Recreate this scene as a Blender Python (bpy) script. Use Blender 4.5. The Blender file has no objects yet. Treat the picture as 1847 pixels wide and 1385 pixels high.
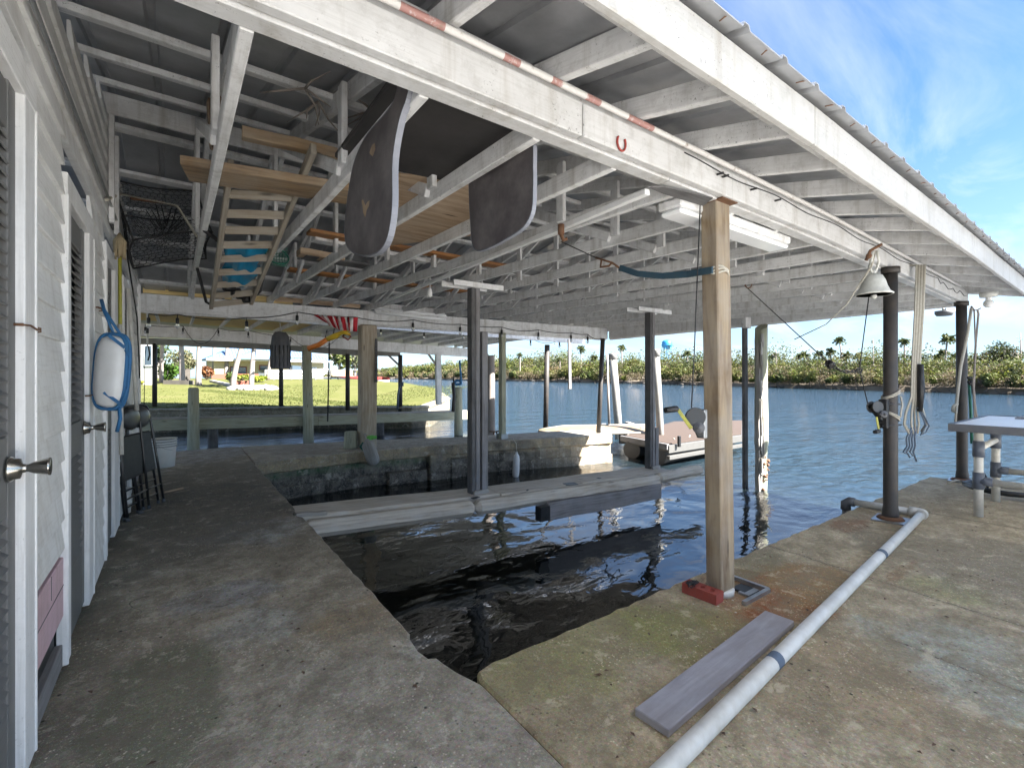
import bpy, math, random
import numpy as np
from mathutils import Vector, Matrix
random.seed(7)
rng = np.random.default_rng(11)
S = bpy.context.scene
COL = S.collection
R = math.radians

# ---------------------------------------------------------------- camera model (pixel -> world point on a known plane)
H, F, CXP, HY = 1.22, 844.0, 923.5, 679.0
TH = R(35.8)
FW = (math.sin(TH), math.cos(TH)); RT = (math.cos(TH), -math.sin(TH))
def ray(px, py):
    u = (px - CXP) / F; v = (HY - py) / F
    return (FW[0] + u * RT[0], FW[1] + u * RT[1], v)
def ZP(px, py, z):
    d = ray(px, py); t = (z - H) / d[2]; return Vector((t * d[0], t * d[1], z))
def XP(px, py, x):
    d = ray(px, py); t = x / d[0]; return Vector((x, t * d[1], H + t * d[2]))
def YP(px, py, y):
    d = ray(px, py); t = y / d[1]; return Vector((t * d[0], y, H + t * d[2]))
def DP(px, py, dep):
    d = ray(px, py); return Vector((dep * d[0], dep * d[1], H + dep * d[2]))
def dep_of(x, y): return x * FW[0] + y * FW[1]

# ---------------------------------------------------------------- mesh builder
def V(*a): return Vector(a)
class MB:
    def __init__(s): s.v = []; s.f = []; s.uv = []; s.sm = []
    def face(s, pts, uv=None, smooth=False):
        i = len(s.v); s.v += [tuple(p) for p in pts]
        s.f.append(tuple(range(i, i + len(pts)))); s.uv.append(uv or [(p[0], p[1]) for p in pts]); s.sm.append(smooth)
    def mesh(s, verts, faces, uvs=None, smooth=False):
        i = len(s.v); s.v += [tuple(p) for p in verts]
        for k, f in enumerate(faces):
            s.f.append(tuple(a + i for a in f))
            s.uv.append(uvs[k] if uvs else [(verts[a][0], verts[a][1]) for a in f]); s.sm.append(smooth)
    def box(s, c, d, rz=0.0, rot=None):
        m = rot if rot is not None else Matrix.Rotation(rz, 3, 'Z')
        c = Vector(c); hx, hy, hz = d[0] / 2, d[1] / 2, d[2] / 2
        ax = max(range(3), key=lambda k: d[k])
        loc = [Vector((x * hx, y * hy, z * hz)) for x in (-1, 1) for y in (-1, 1) for z in (-1, 1)]
        vs = [c + m @ p for p in loc]
        fs = [(0, 1, 3, 2), (4, 6, 7, 5), (0, 4, 5, 1), (2, 3, 7, 6), (0, 2, 6, 4), (1, 5, 7, 3)]
        o = random.random() * 50
        uvs = []
        for f in fs:
            q = []
            for a in f:
                p = loc[a]; oth = [p[k] for k in range(3) if k != ax]
                q.append((p[ax] + o, oth[0] + oth[1] * 1.3 + o))
            uvs.append(q)
        s.mesh(vs, fs, uvs)
    def beam(s, p0, p1, w, h, up=(0, 0, 1), seg=1, jit=0.0, taper=1.0):
        """rectangular timber: w across, h along up"""
        p0 = Vector(p0); p1 = Vector(p1); d = (p1 - p0); L = d.length; d = d / L
        up = Vector(up); side = d.cross(up)
        if side.length < 1e-4: side = d.cross(Vector((1, 0, 0)))
        side.normalize(); up = side.cross(d)
        o = random.random() * 50; vs = []; n = seg + 1
        for k in range(n):
            t = k / seg; c = p0 + (p1 - p0) * t
            if jit and 0 < k < seg: c = c + side * random.uniform(-jit, jit) + up * random.uniform(-jit, jit)
            q = 1 + (taper - 1) * t
            for a, b in ((-1, -1), (1, -1), (1, 1), (-1, 1)): vs.append(c + side * (a * w * q / 2) + up * (b * h * q / 2))
        fs = []; uvs = []; cw = [0, w, w + h, 2 * w + h, 2 * w + 2 * h]
        for k in range(seg):
            for e in range(4):
                a = k * 4 + e; b = k * 4 + (e + 1) % 4
                fs.append((a, b, b + 4, a + 4)); u0 = L * k / seg + o; u1 = L * (k + 1) / seg + o
                uvs.append([(u0, cw[e] + o), (u0, cw[e + 1] + o), (u1, cw[e + 1] + o), (u1, cw[e] + o)])
        fs.append((3, 2, 1, 0)); uvs.append([(o, o), (o + w, o), (o + w, o + .01), (o, o + .01)])
        e = seg * 4; fs.append((e, e + 1, e + 2, e + 3)); uvs.append([(o, o), (o + w, o), (o + w, o + .01), (o, o + .01)])
        s.mesh(vs, fs, uvs)
    def tube(s, pts, r, n=8, cap=True, smooth=True, flat=1.0):
        pts = [Vector(p) for p in pts]; m = len(pts)
        rr = r if isinstance(r, (list, tuple)) else [r] * m
        t0 = (pts[1] - pts[0]).normalized()
        ref = Vector((0, 0, 1)) if abs(t0.z) < .9 else Vector((1, 0, 0))
        a = t0.cross(ref).normalized(); vs = []; run = 0; L = []
        for k in range(m):
            if k == 0: t = pts[1] - pts[0]
            elif k == m - 1: t = pts[-1] - pts[-2]
            else: t = pts[k + 1] - pts[k - 1]
            t.normalize(); a = (a - t * a.dot(t))
            if a.length < 1e-5: a = t.cross(Vector((0.3, 1, .2)))
            a.normalize(); b = t.cross(a)
            if k: run += (pts[k] - pts[k - 1]).length
            L.append(run)
            for q in range(n):
                an = 2 * math.pi * q / n
                vs.append(pts[k] + a * (math.cos(an) * rr[k]) + b * (math.sin(an) * rr[k] * flat))
        fs = []; uvs = []; o = random.random() * 30; c = 2 * math.pi * max(rr) / n
        for k in range(m - 1):
            for q in range(n):
                q2 = (q + 1) % n
                fs.append((k * n + q, k * n + q2, (k + 1) * n + q2, (k + 1) * n + q))
                uvs.append([(L[k] + o, q * c), (L[k] + o, (q + 1) * c), (L[k + 1] + o, (q + 1) * c), (L[k + 1] + o, q * c)])
        s.mesh(vs, fs, uvs, smooth)
        if cap:
            s.mesh(vs[:n], [tuple(reversed(range(n)))]); s.mesh(vs[-n:], [tuple(range(n))])
    def lathe(s, prof, c=(0, 0, 0), n=20, axis=None, smooth=True, sx=1, sy=1):
        """prof: list of (r, z)"""
        m = axis if axis is not None else Matrix.Identity(3); c = Vector(c); vs = []
        for r, z in prof:
            for q in range(n):
                an = 2 * math.pi * q / n
                vs.append(c + m @ Vector((r * math.cos(an) * sx, r * math.sin(an) * sy, z)))
        fs = [(k * n + q, k * n + (q + 1) % n, (k + 1) * n + (q + 1) % n, (k + 1) * n + q) for k in range(len(prof) - 1) for q in range(n)]
        s.mesh(vs, fs, None, smooth)
        if prof[0][0] > 1e-4: s.mesh(vs[:n], [tuple(reversed(range(n)))])
        if prof[-1][0] > 1e-4: s.mesh(vs[-n:], [tuple(range(n))])
    def prism(s, poly, z0, z1, chip=None):
        """poly counter-clockwise (x,y); z0<z1 (z1 may be a list)"""
        n = len(poly); zt = z1 if isinstance(z1, (list, tuple)) else [z1] * n
        b = [(p[0], p[1], z0) for p in poly]; t = [(p[0], p[1], zt[k]) for k, p in enumerate(poly)]
        s.mesh(t, [tuple(range(n))]); s.mesh(b, [tuple(reversed(range(n)))])
        for k in range(n):
            j = (k + 1) % n
            l = math.hypot(poly[j][0] - poly[k][0], poly[j][1] - poly[k][1])
            s.face([b[k], b[j], t[j], t[k]], [(0, z0), (l, z0), (l, zt[j]), (0, zt[k])])
    def sphere(s, c, r, n=12, sc=(1, 1, 1), rot=None):
        c = Vector(c); m = rot if rot is not None else Matrix.Identity(3); vs = []; rows = n // 2
        for i in range(rows + 1):
            ph = math.pi * i / rows
            for q in range(n):
                an = 2 * math.pi * q / n
                p = Vector((math.sin(ph) * math.cos(an) * sc[0], math.sin(ph) * math.sin(an) * sc[1], -math.cos(ph) * sc[2])) * r
                vs.append(c + m @ p)
        fs = [(i * n + q, i * n + (q + 1) % n, (i + 1) * n + (q + 1) % n, (i + 1) * n + q) for i in range(rows) for q in range(n)]
        s.mesh(vs, fs, None, True)
    def build(s, name, mat, parent=None, bevel=0.0, weld=True):
        off = Vector(parent['_loc']) if parent is not None else Vector((0, 0, 0))
        me = bpy.data.meshes.new(name)
        me.from_pydata([tuple(Vector(p) - off) for p in s.v], [], s.f)
        ul = me.uv_layers.new(name='UVMap')
        flat = [c for q in s.uv for p in q for c in p]
        ul.data.foreach_set('uv', flat)
        me.polygons.foreach_set('use_smooth', s.sm)
        me.materials.append(mat)
        if weld:
            import bmesh
            bm = bmesh.new(); bm.from_mesh(me); bmesh.ops.remove_doubles(bm, verts=bm.verts, dist=1e-5); bm.to_mesh(me); bm.free()
        o = bpy.data.objects.new(name, me); COL.objects.link(o)
        if parent is not None:
            o.parent = parent; o['_loc'] = tuple(parent['_loc'])
        else: o['_loc'] = (0, 0, 0)
        if bevel:
            md = o.modifiers.new('edge', 'BEVEL'); md.width = bevel; md.segments = 1; md.limit_method = 'ANGLE'; md.angle_limit = R(50)
        return o
def tag(o, label=None, cat=None, group=None, kind=None):
    if label: o['label'] = label
    if cat: o['category'] = cat
    if group: o['group'] = group
    if kind: o['kind'] = kind
    return o
def thing(name, label, cat, loc=(0, 0, 0), group=None):
    o = bpy.data.objects.new(name, None); COL.objects.link(o); o.location = loc; o['_loc'] = tuple(loc)
    o.empty_display_size = .1
    return tag(o, label, cat, group)
def single(mb, name, mat, label, cat, loc, group=None, bevel=0):
    """a thing that is one mesh, origin at loc"""
    o = mb.build(name, mat, None, bevel)
    off = Vector(loc); o.data.transform(Matrix.Translation(-off)); o.location = off
    return tag(o, label, cat, group)
def catenary(a, b, sag, n=10):
    a = Vector(a); b = Vector(b)
    return [a + (b - a) * (k / n) - Vector((0, 0, sag * 4 * (k / n) * (1 - k / n))) for k in range(n + 1)]
def B1(fn, name, mat, parent=None, bevel=0.0):
    m = MB(); fn(m); return m.build(name, mat, parent, bevel)

# ---------------------------------------------------------------- materials
def new_mat(name):
    m = bpy.data.materials.new(name); m.use_nodes = True; nt = m.node_tree
    return m, nt, nt.nodes['Principled BSDF']
def co(nt, kind='Object', scale=(1, 1, 1), loc=(0, 0, 0), rot=(0, 0, 0)):
    t = nt.nodes.new('ShaderNodeTexCoord'); mp = nt.nodes.new('ShaderNodeMapping')
    mp.inputs['Scale'].default_value = scale; mp.inputs['Location'].default_value = loc; mp.inputs['Rotation'].default_value = rot
    nt.links.new(t.outputs[kind], mp.inputs['Vector']); return mp.outputs['Vector']
def wpos(nt):
    g = nt.nodes.new('ShaderNodeNewGeometry'); return g.outputs['Position']
def noise(nt, vec, scale, detail=4, rough=.55, dist=0.0):
    n = nt.nodes.new('ShaderNodeTexNoise'); n.inputs['Scale'].default_value = scale; n.inputs['Detail'].default_value = detail
    n.inputs['Roughness'].default_value = rough; n.inputs['Distortion'].default_value = dist
    nt.links.new(vec, n.inputs['Vector']); return n.outputs['Fac']
def voro(nt, vec, scale, feature='F1', out='Distance'):
    n = nt.nodes.new('ShaderNodeTexVoronoi'); n.feature = feature; n.inputs['Scale'].default_value = scale
    nt.links.new(vec, n.inputs['Vector']); return n.outputs[out]
def wave(nt, vec, scale, dist=2.0, detail=2, dscale=1.0):
    n = nt.nodes.new('ShaderNodeTexWave'); n.inputs['Scale'].default_value = scale; n.inputs['Distortion'].default_value = dist
    n.inputs['Detail'].default_value = detail; n.inputs['Detail Scale'].default_value = dscale
    nt.links.new(vec, n.inputs['Vector']); return n.outputs['Fac']
def setin(nt, sock, v):
    if hasattr(v, 'is_linked') or isinstance(v, bpy.types.NodeSocket): nt.links.new(v, sock)
    elif isinstance(v, (tuple, list)): sock.default_value = tuple(v) + ((1,) if len(v) == 3 and len(sock.default_value) == 4 else ())
    else: sock.default_value = v
def ramp(nt, fac, stops, interp='LINEAR'):
    n = nt.nodes.new('ShaderNodeValToRGB'); cr = n.color_ramp; cr.interpolation = interp
    while len(cr.elements) < len(stops): cr.elements.new(.5)
    for e, (p, c) in zip(cr.elements, stops):
        e.position = p
        if not isinstance(c, (tuple, list)): c = (c, c, c)
        e.color = tuple(c) + (1,) if len(c) == 3 else c
    nt.links.new(fac, n.inputs['Fac']); return n.outputs['Color']
def mix(nt, fac, a, b, mode='MIX'):
    n = nt.nodes.new('ShaderNodeMix'); n.data_type = 'RGBA'; n.blend_type = mode; n.clamp_factor = True
    setin(nt, n.inputs[0], fac); setin(nt, n.inputs[6], a); setin(nt, n.inputs[7], b); return n.outputs[2]
def mth(nt, op, a, b=0.0, c=None):
    n = nt.nodes.new('ShaderNodeMath'); n.operation = op; setin(nt, n.inputs[0], a); setin(nt, n.inputs[1], b)
    if c is not None: setin(nt, n.inputs[2], c)
    return n.outputs[0]
def sepxyz(nt, vec):
    n = nt.nodes.new('ShaderNodeSeparateXYZ'); nt.links.new(vec, n.inputs[0]); return n.outputs
def maprange(nt, v, a, b, c=0.0, d=1.0, smooth=True):
    n = nt.nodes.new('ShaderNodeMapRange'); n.interpolation_type = 'SMOOTHSTEP' if smooth else 'LINEAR'
    setin(nt, n.inputs[0], v)
    for k, x in zip((1, 2, 3, 4), (a, b, c, d)): n.inputs[k].default_value = x
    return n.outputs[0]
def spot(nt, vec, c, r0, r1, sc=(1, 1, 1)):
    n = nt.nodes.new('ShaderNodeVectorMath'); n.operation = 'SUBTRACT'; nt.links.new(vec, n.inputs[0]); n.inputs[1].default_value = c
    m = nt.nodes.new('ShaderNodeVectorMath'); m.operation = 'MULTIPLY'; nt.links.new(n.outputs[0], m.inputs[0]); m.inputs[1].default_value = sc
    l = nt.nodes.new('ShaderNodeVectorMath'); l.operation = 'LENGTH'; nt.links.new(m.outputs[0], l.inputs[0])
    return maprange(nt, l.outputs['Value'], r0, r1, 1, 0)
def bump(nt, h, strength=.3, dist=.01, normal=None):
    n = nt.nodes.new('ShaderNodeBump'); n.inputs['Strength'].default_value = strength; n.inputs['Distance'].default_value = dist
    nt.links.new(h, n.inputs['Height'])
    if normal is not None: nt.links.new(normal, n.inputs['Normal'])
    return n.outputs['Normal']
def fin(nt, b, col, rough=.6, nrm=None, metal=0.0, spec=.5, coat=0.0):
    setin(nt, b.inputs['Base Color'], col); setin(nt, b.inputs['Roughness'], rough); b.inputs['Metallic'].default_value = metal
    b.inputs['Specular IOR Level'].default_value = spec; b.inputs['Coat Weight'].default_value = coat
    if nrm is not None: nt.links.new(nrm, b.inputs['Normal'])

def m_paint(name, base, grime=(.25, .24, .22), amt=.5, speck=.5, rough=.55, grain=True):
    m, nt, b = new_mat(name); w = wpos(nt)
    n1 = noise(nt, w, 2.2, 6, .65); n2 = noise(nt, w, 14, 5, .7); n3 = noise(nt, w, 90, 3, .7)
    st = ramp(nt, n1, [(.42, 0), (.72, 1)])
    c = mix(nt, mth(nt, 'MULTIPLY', st, amt * .45), base, grime)
    c = mix(nt, mth(nt, 'MULTIPLY', ramp(nt, n2, [(.5, 0), (.75, 1)]), amt * .5), c, grime)
    dr = noise(nt, co(nt, 'Object', (11, 11, .8)), 1.0, 5, .65)
    c = mix(nt, mth(nt, 'MULTIPLY', ramp(nt, dr, [(.52, 0), (.72, 1)]), amt * .55), c, tuple(x * q for x, q in zip(grime, (1.0, .9, .75))))
    mask = mth(nt, 'MULTIPLY', ramp(nt, n3, [(.62, 0), (.7, 1)]), ramp(nt, noise(nt, w, 5, 3), [(.48, 0), (.62, 1)]))
    c = mix(nt, mth(nt, 'MULTIPLY', mask, speck), c, (.05, .05, .045))
    uv = co(nt, 'UV', (3, 60, 1)); g = noise(nt, uv, 1.5, 4, .6)
    c = mix(nt, mth(nt, 'MULTIPLY', ramp(nt, g, [(.35, 1), (.5, 0)]), .16), c, grime)
    nr = bump(nt, mth(nt, 'ADD', g, mth(nt, 'MULTIPLY', n2, .7)), .25, .004)
    fin(nt, b, c, rough, nr, spec=.35); return m
def m_wood(name, light, dark, weather=(.3, .29, .27), wamt=.2, scale=1.0, knots=True, rough=.75, ring=26):
    m, nt, b = new_mat(name)
    uv = co(nt, 'UV', (1.2 * scale, ring * scale, 1)); d = noise(nt, co(nt, 'UV', (1.5, 6, 1)), 1, 2)
    g = noise(nt, uv, 2.0, 5, .6, .6); fine = noise(nt, co(nt, 'UV', (4, 240, 1)), 1.5, 3)
    c = ramp(nt, g, [(.3, dark), (.62, light)])
    c = mix(nt, mth(nt, 'MULTIPLY', fine, .35), c, tuple(x * .55 for x in light))
    if knots:
        k = voro(nt, co(nt, 'UV', (1.6, 9, 1)), 1.0); c = mix(nt, ramp(nt, k, [(.05, 1), (.12, 0)]), c, tuple(x * .35 for x in dark))
    w = noise(nt, wpos(nt), 3.5, 5, .65)
    c = mix(nt, mth(nt, 'MULTIPLY', ramp(nt, w, [(.35, 0), (.7, 1)]), wamt), c, weather)
    nr = bump(nt, mth(nt, 'ADD', g, fine), .4, .004)
    fin(nt, b, c, rough, nr, spec=.25); return m
def m_plain(name, col, rough=.5, metal=0.0, var=.25, scale=18, spec=.5, bmp=.1, dirt=(.08, .07, .06)):
    m, nt, b = new_mat(name); w = wpos(nt); n = noise(nt, w, scale, 5, .65)
    c = mix(nt, mth(nt, 'MULTIPLY', ramp(nt, n, [(.4, 0), (.75, 1)]), var), col, dirt)
    c = mix(nt, mth(nt, 'MULTIPLY', noise(nt, w, scale * 5, 3), var * .5), c, tuple(x * .6 for x in col))
    fin(nt, b, c, rough, bump(nt, n, bmp, .004), metal, spec); return m

# ---------------------------------------------------------------- concrete
def concrete(name, base, dark, light, extra, crk=.8):
    m, nt, b = new_mat(name); w = wpos(nt)
    big = noise(nt, w, .9, 6, .62, .4); mid = noise(nt, w, 4.5, 6, .7); fine = noise(nt, w, 60, 4, .7); grit = noise(nt, w, 260, 2, .6)
    c = ramp(nt, big, [(.3, dark), (.52, base), (.75, light)])
    c = extra(nt, w, c, mid, fine)
    c = mix(nt, mth(nt, 'MULTIPLY', ramp(nt, mid, [(.42, 0), (.62, 1)]), .7), c, dark)
    m25 = noise(nt, w, 22, 5, .75); c = mix(nt, mth(nt, 'MULTIPLY', ramp(nt, m25, [(.5, 0), (.66, 1)]), .4), c, tuple(x * .6 for x in dark)); c = mix(nt, mth(nt, 'MULTIPLY', ramp(nt, m25, [(.3, 1), (.42, 0)]), .3), c, tuple(min(1, x * 1.25) for x in light))
    peb = voro(nt, w, 120, 'F1', 'Color'); c = mix(nt, .22, c, mix(nt, .5, peb, (.35, .33, .28)), 'OVERLAY')
    c = mix(nt, mth(nt, 'MULTIPLY', ramp(nt, fine, [(.4, 0), (.75, 1)]), .5), c, tuple(x * .5 for x in dark))
    c = mix(nt, mth(nt, 'MULTIPLY', ramp(nt, grit, [(.6, 0), (.7, 1)]), .35), c, tuple(min(1, x * 1.7) for x in light))
    # hairline cracks
    wp = nt.nodes.new('ShaderNodeVectorMath'); wp.operation = 'ADD'
    nn = nt.nodes.new('ShaderNodeTexNoise'); nn.inputs['Scale'].default_value = 2.5; nt.links.new(w, nn.inputs['Vector'])
    nt.links.new(w, wp.inputs[0]); nt.links.new(nn.outputs['Color'], wp.inputs[1])
    ck = voro(nt, wp.outputs[0], .55, 'DISTANCE_TO_EDGE')
    ckm = mth(nt, 'MULTIPLY', ramp(nt, ck, [(.0, 1), (.0035, 0)]), ramp(nt, noise(nt, w, .55, 2), [(.54, 0), (.6, 1)]))
    c = mix(nt, mth(nt, 'MULTIPLY', ckm, crk), c, (.02, .02, .018))
    pit = voro(nt, co(nt, 'Object', (1, 1, 1), (1.3, 2.1, 0)), 34); agg = voro(nt, w, 52)
    c = mix(nt, mth(nt, 'MULTIPLY', ramp(nt, pit, [(.10, 1), (.2, 0)]), mth(nt, 'MULTIPLY', ramp(nt, noise(nt, w, 3.3, 4), [(.42, 0), (.6, 1)]), .75)), c, tuple(x * .35 for x in dark))
    c = mix(nt, mth(nt, 'MULTIPLY', ramp(nt, agg, [(.12, 1), (.24, 0)]), mth(nt, 'MULTIPLY', ramp(nt, noise(nt, w, 2.4, 4), [(.42, 0), (.6, 1)]), .6)), c, tuple(min(1, x * 1.45) for x in light))
    rg = noise(nt, w, 6.5, 8, .78, .3); c = mix(nt, mth(nt, 'MULTIPLY', ramp(nt, rg, [(.53, 0), (.575, 1)]), .5), c, tuple(x * .72 for x in dark)); c = mix(nt, mth(nt, 'MULTIPLY', ramp(nt, rg, [(.40, 1), (.43, 0)]), .35), c, tuple(min(1, x * 1.2) for x in light))
    # droppings / chips of shell
    fl = voro(nt, w, 13); c = mix(nt, mth(nt, 'MULTIPLY', ramp(nt, fl, [(.05, 1), (.1, 0)]), ramp(nt, noise(nt, w, 2, 3), [(.52, 0), (.62, .8)])), c, (.55, .53, .48))
    fd = voro(nt, co(nt, 'Object', (1, 1, 1), (3, 7, 0)), 8); c = mix(nt, ramp(nt, fd, [(.035, .9), (.07, 0)]), c, (.02, .018, .015))
    h = mth(nt, 'ADD', mth(nt, 'MULTIPLY', mid, 1.5), mth(nt, 'ADD', fine, mth(nt, 'MULTIPLY', grit, .5)))
    h = mth(nt, 'SUBTRACT', h, mth(nt, 'MULTIPLY', ckm, 2.0 if crk else 0.0))
    fin(nt, b, c, ramp(nt, big, [(.3, .75), (.7, .92)]), bump(nt, h, .55, .008), spec=.3); return m
def sp(nt, w, c, pos, r0, r1, col, amt, nz, sc=(1, 1, 1), lo=.3, hi=.5):
    s_ = spot(nt, w, pos, r0, r1 * 1.25, sc)
    f = maprange(nt, mth(nt, 'ADD', s_, mth(nt, 'MULTIPLY', mth(nt, 'SUBTRACT', nz, .5), 2.4)), .30, .80)
    f = mth(nt, 'MULTIPLY', f, mth(nt, 'GREATER_THAN', s_, .001))
    f = mth(nt, 'MULTIPLY', f, maprange(nt, s_, 0, .25))
    return mix(nt, mth(nt, 'MULTIPLY', f, amt), c, col)
def walk_x(nt, w, c, mid, fine):
    n2 = noise(nt, w, 1.9, 6, .65, .5)
    for p, r, col, a, s in (((.88, 1.98, 0), (.03, .10), (.66, .65, .62), .95, (1, .7, 1)), ((.62, 4.15, 0), (.1, .5), (.5, .5, .5), .85, (1, 1, 1)), ((.15, 3.05, 0), (.1, .42), (.42, .42, .44), .8, (1, 1.6, 1)),
                            ((.35, 2.6, 0), (.05, .3), (.56, .56, .53), .7, (1, 1, 1)), ((-.1, 8.9, 0), (.3, 1.4), (.44, .43, .42), .8, (.6, 1, 1)),
                            ((.75, 2.3, 0), (.1, .4), (.36, .25, .12), .6, (1, 1, 1)), ((.5, 1.6, 0), (.2, 1.0), (.42, .38, .31), .7, (1, 1, 1)),
                            ((-.05, 2.2, 0), (.1, .4), (.13, .15, .09), .7, (1.4, .6, 1)), ((.85, 4.75, 0), (.05, .25), (.1, .08, .06), .8, (1, 1, 1)),
                            ((.6, 6.5, 0), (.3, 1.2), (.12, .11, .10), .6, (1, .6, 1)), ((.1, 5.0, 0), (.3, 1.2), (.13, .12, .11), .7, (1, .7, 1))):
        c = sp(nt, w, c, p, r[0], r[1], col, a, n2, s)
    x = sepxyz(nt, w)[0]   # algae along the foot of the wall
    c = mix(nt, mth(nt, 'MULTIPLY', maprange(nt, x, -.42, -.05, .75, 0), ramp(nt, n2, [(.3, .3), (.6, 1)])), c, (.07, .08, .06))
    return c
def dock_x(nt, w, c, mid, fine):
    n2 = noise(nt, w, 2.6, 6, .68, .5)
    for p, r, col, a, s in (((2.02, 1.38, 0), (.08, .45), (.20, .19, .055), .9, (1, 1, 1)), ((2.3, 1.2, 0), (.05, .4), (.30, .24, .09), .7, (1, 1.3, 1)),
                            ((2.70, 1.34, 0), (.08, .46), (.26, .085, .025), 1.0, (.8, 1.1, 1)), ((3.0, 1.25, 0), (.05, .5), (.34, .2, .08), .8, (1, 1.5, 1)),
                            ((1.5, 1.5, 0), (.1, .7), (.30, .29, .10), .6, (.7, 2, 1)), ((4.55, 1.5, 0), (.02, .3), (.26, .10, .04), .8, (.6, 2, 1)),
                            ((2.75, .45, 0), (.12, .5), (.40, .42, .36), .8, (1, 1, 1)), ((3.6, .75, 0), (.05, .28), (.33, .35, .12), .5, (1, 1, 1)),
                            ((3.0, 1.55, 0), (.1, .5), (.22, .21, .12), .6, (1, 3, 1)), ((4.3, .7, 0), (.2, .9), (.2, .18, .14), .6, (1, 1, 1)),
                            ((3.7, .95, 0), (.02, .2), (.3, .12, .05), .6, (.4, 3, 1)), ((2.2, .75, 0), (.1, .6), (.36, .25, .14), .5, (1, 1.5, 1))):
        c = sp(nt, w, c, p, r[0], r[1], col, a, n2, s)
    s3 = sepxyz(nt, w); wob = mth(nt, 'MULTIPLY', mth(nt, 'SUBTRACT', noise(nt, w, 6, 5, .7), .5), .10)
    for x0, sl, wd, y1 in ((3.32, .10, .006, 9), (5.55, -.06, .005, 9), (2.62, .12, .004, .75)):
        d = mth(nt, 'ABSOLUTE', mth(nt, 'ADD', mth(nt, 'SUBTRACT', mth(nt, 'SUBTRACT', s3[0], x0), mth(nt, 'MULTIPLY', s3[1], sl)), wob))
        lm = mth(nt, 'MULTIPLY', maprange(nt, d, wd * .4, wd, 1, 0), mth(nt, 'LESS_THAN', s3[1], y1))
        c = mix(nt, mth(nt, 'MULTIPLY', lm, .9), c, (.03, .027, .02))
        c = mix(nt, mth(nt, 'MULTIPLY', maprange(nt, d, 0, .05, .45, 0), mth(nt, 'LESS_THAN', s3[1], y1)), c, (.12, .10, .07))
    return c
def pier_x(nt, w, c, mid, fine):
    s3 = sepxyz(nt, w); z = mth(nt, 'ADD', s3[2], mth(nt, 'MULTIPLY', mth(nt, 'SUBTRACT', mid, .5), .16))
    n2 = noise(nt, w, 3, 6, .7)
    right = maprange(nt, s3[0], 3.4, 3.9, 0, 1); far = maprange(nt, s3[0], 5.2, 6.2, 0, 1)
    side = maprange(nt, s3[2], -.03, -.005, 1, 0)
    tan = mix(nt, ramp(nt, n2, [(.35, 0), (.65, 1)]), (.62, .47, .27), (.36, .26, .14))
    c = mix(nt, mth(nt, 'MULTIPLY', side, .85), c, tan)
    rust = mth(nt, 'MULTIPLY', ramp(nt, noise(nt, w, 7, 4), [(.62, 0), (.72, 1)]), mth(nt, 'MULTIPLY', side, .7))
    c = mix(nt, rust, c, (.28, .1, .03))
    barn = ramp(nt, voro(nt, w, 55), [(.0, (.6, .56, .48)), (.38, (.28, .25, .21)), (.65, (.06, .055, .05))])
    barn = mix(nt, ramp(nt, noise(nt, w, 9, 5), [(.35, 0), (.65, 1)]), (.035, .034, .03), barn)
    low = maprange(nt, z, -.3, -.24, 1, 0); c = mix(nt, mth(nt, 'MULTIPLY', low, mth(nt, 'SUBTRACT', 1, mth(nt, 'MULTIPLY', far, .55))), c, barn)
    g = mth(nt, 'MULTIPLY', maprange(nt, z, -.34, -.26, 0, 1), maprange(nt, z, -.23, -.17, 1, 0))
    g = mth(nt, 'MULTIPLY', g, mth(nt, 'SUBTRACT', 1, right))
    c = mix(nt, mth(nt, 'MULTIPLY', g, ramp(nt, n2, [(.25, .4), (.5, 1)])), c, (.04, .12, .05))
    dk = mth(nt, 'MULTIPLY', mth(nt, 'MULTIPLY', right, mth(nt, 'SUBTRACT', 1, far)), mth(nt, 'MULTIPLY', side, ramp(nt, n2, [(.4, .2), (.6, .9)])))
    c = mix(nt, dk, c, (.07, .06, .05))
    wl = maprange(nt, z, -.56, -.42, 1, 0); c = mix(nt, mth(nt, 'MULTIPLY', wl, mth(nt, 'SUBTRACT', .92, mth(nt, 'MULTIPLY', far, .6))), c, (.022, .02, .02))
    return c
M = {}
M['walk'] = concrete('walkway_concrete', (.47, .415, .335), (.23, .20, .155), (.58, .52, .43), walk_x)
M['dock'] = concrete('dock_concrete', (.52, .43, .29), (.28, .225, .14), (.62, .525, .37), dock_x, 0.0)
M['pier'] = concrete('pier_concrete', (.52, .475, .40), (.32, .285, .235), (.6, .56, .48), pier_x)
M['seawall'] = concrete('seawall_concrete', (.36, .33, .26), (.2, .17, .12), (.45, .42, .35), lambda nt, w, c, a, b: mix(nt, maprange(nt, sepxyz(nt, w)[2], -.5, -.2, .95, 0), c, (.025, .025, .02)))
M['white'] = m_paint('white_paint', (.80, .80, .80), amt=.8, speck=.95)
M['girder'] = m_paint('darkened_girder_white', (.60, .60, .60), amt=.8, speck=.9)  # same white paint, darkened to offset the stronger light at the front
M['fascia'] = m_paint('darkened_fascia_white', (.47, .465, .455), amt=.8, speck=.9)  # white paint again, darkened further because the eave is lit brightest
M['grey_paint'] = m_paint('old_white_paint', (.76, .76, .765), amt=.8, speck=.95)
M['siding'] = m_paint('siding_paint', (.82, .82, .81), grime=(.36, .34, .31), amt=.6, speck=.5)
M['trim'] = m_paint('trim_paint', (.82, .82, .82), amt=.3, speck=.4)
M['doorgrey'] = m_paint('grey_door_paint', (.16, .16, .16), grime=(.12, .12, .11), amt=.5, speck=.3)
M['pink'] = m_paint('pink_paint', (.66, .47, .52), grime=(.40, .28, .28), amt=.8, speck=.4)
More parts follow.
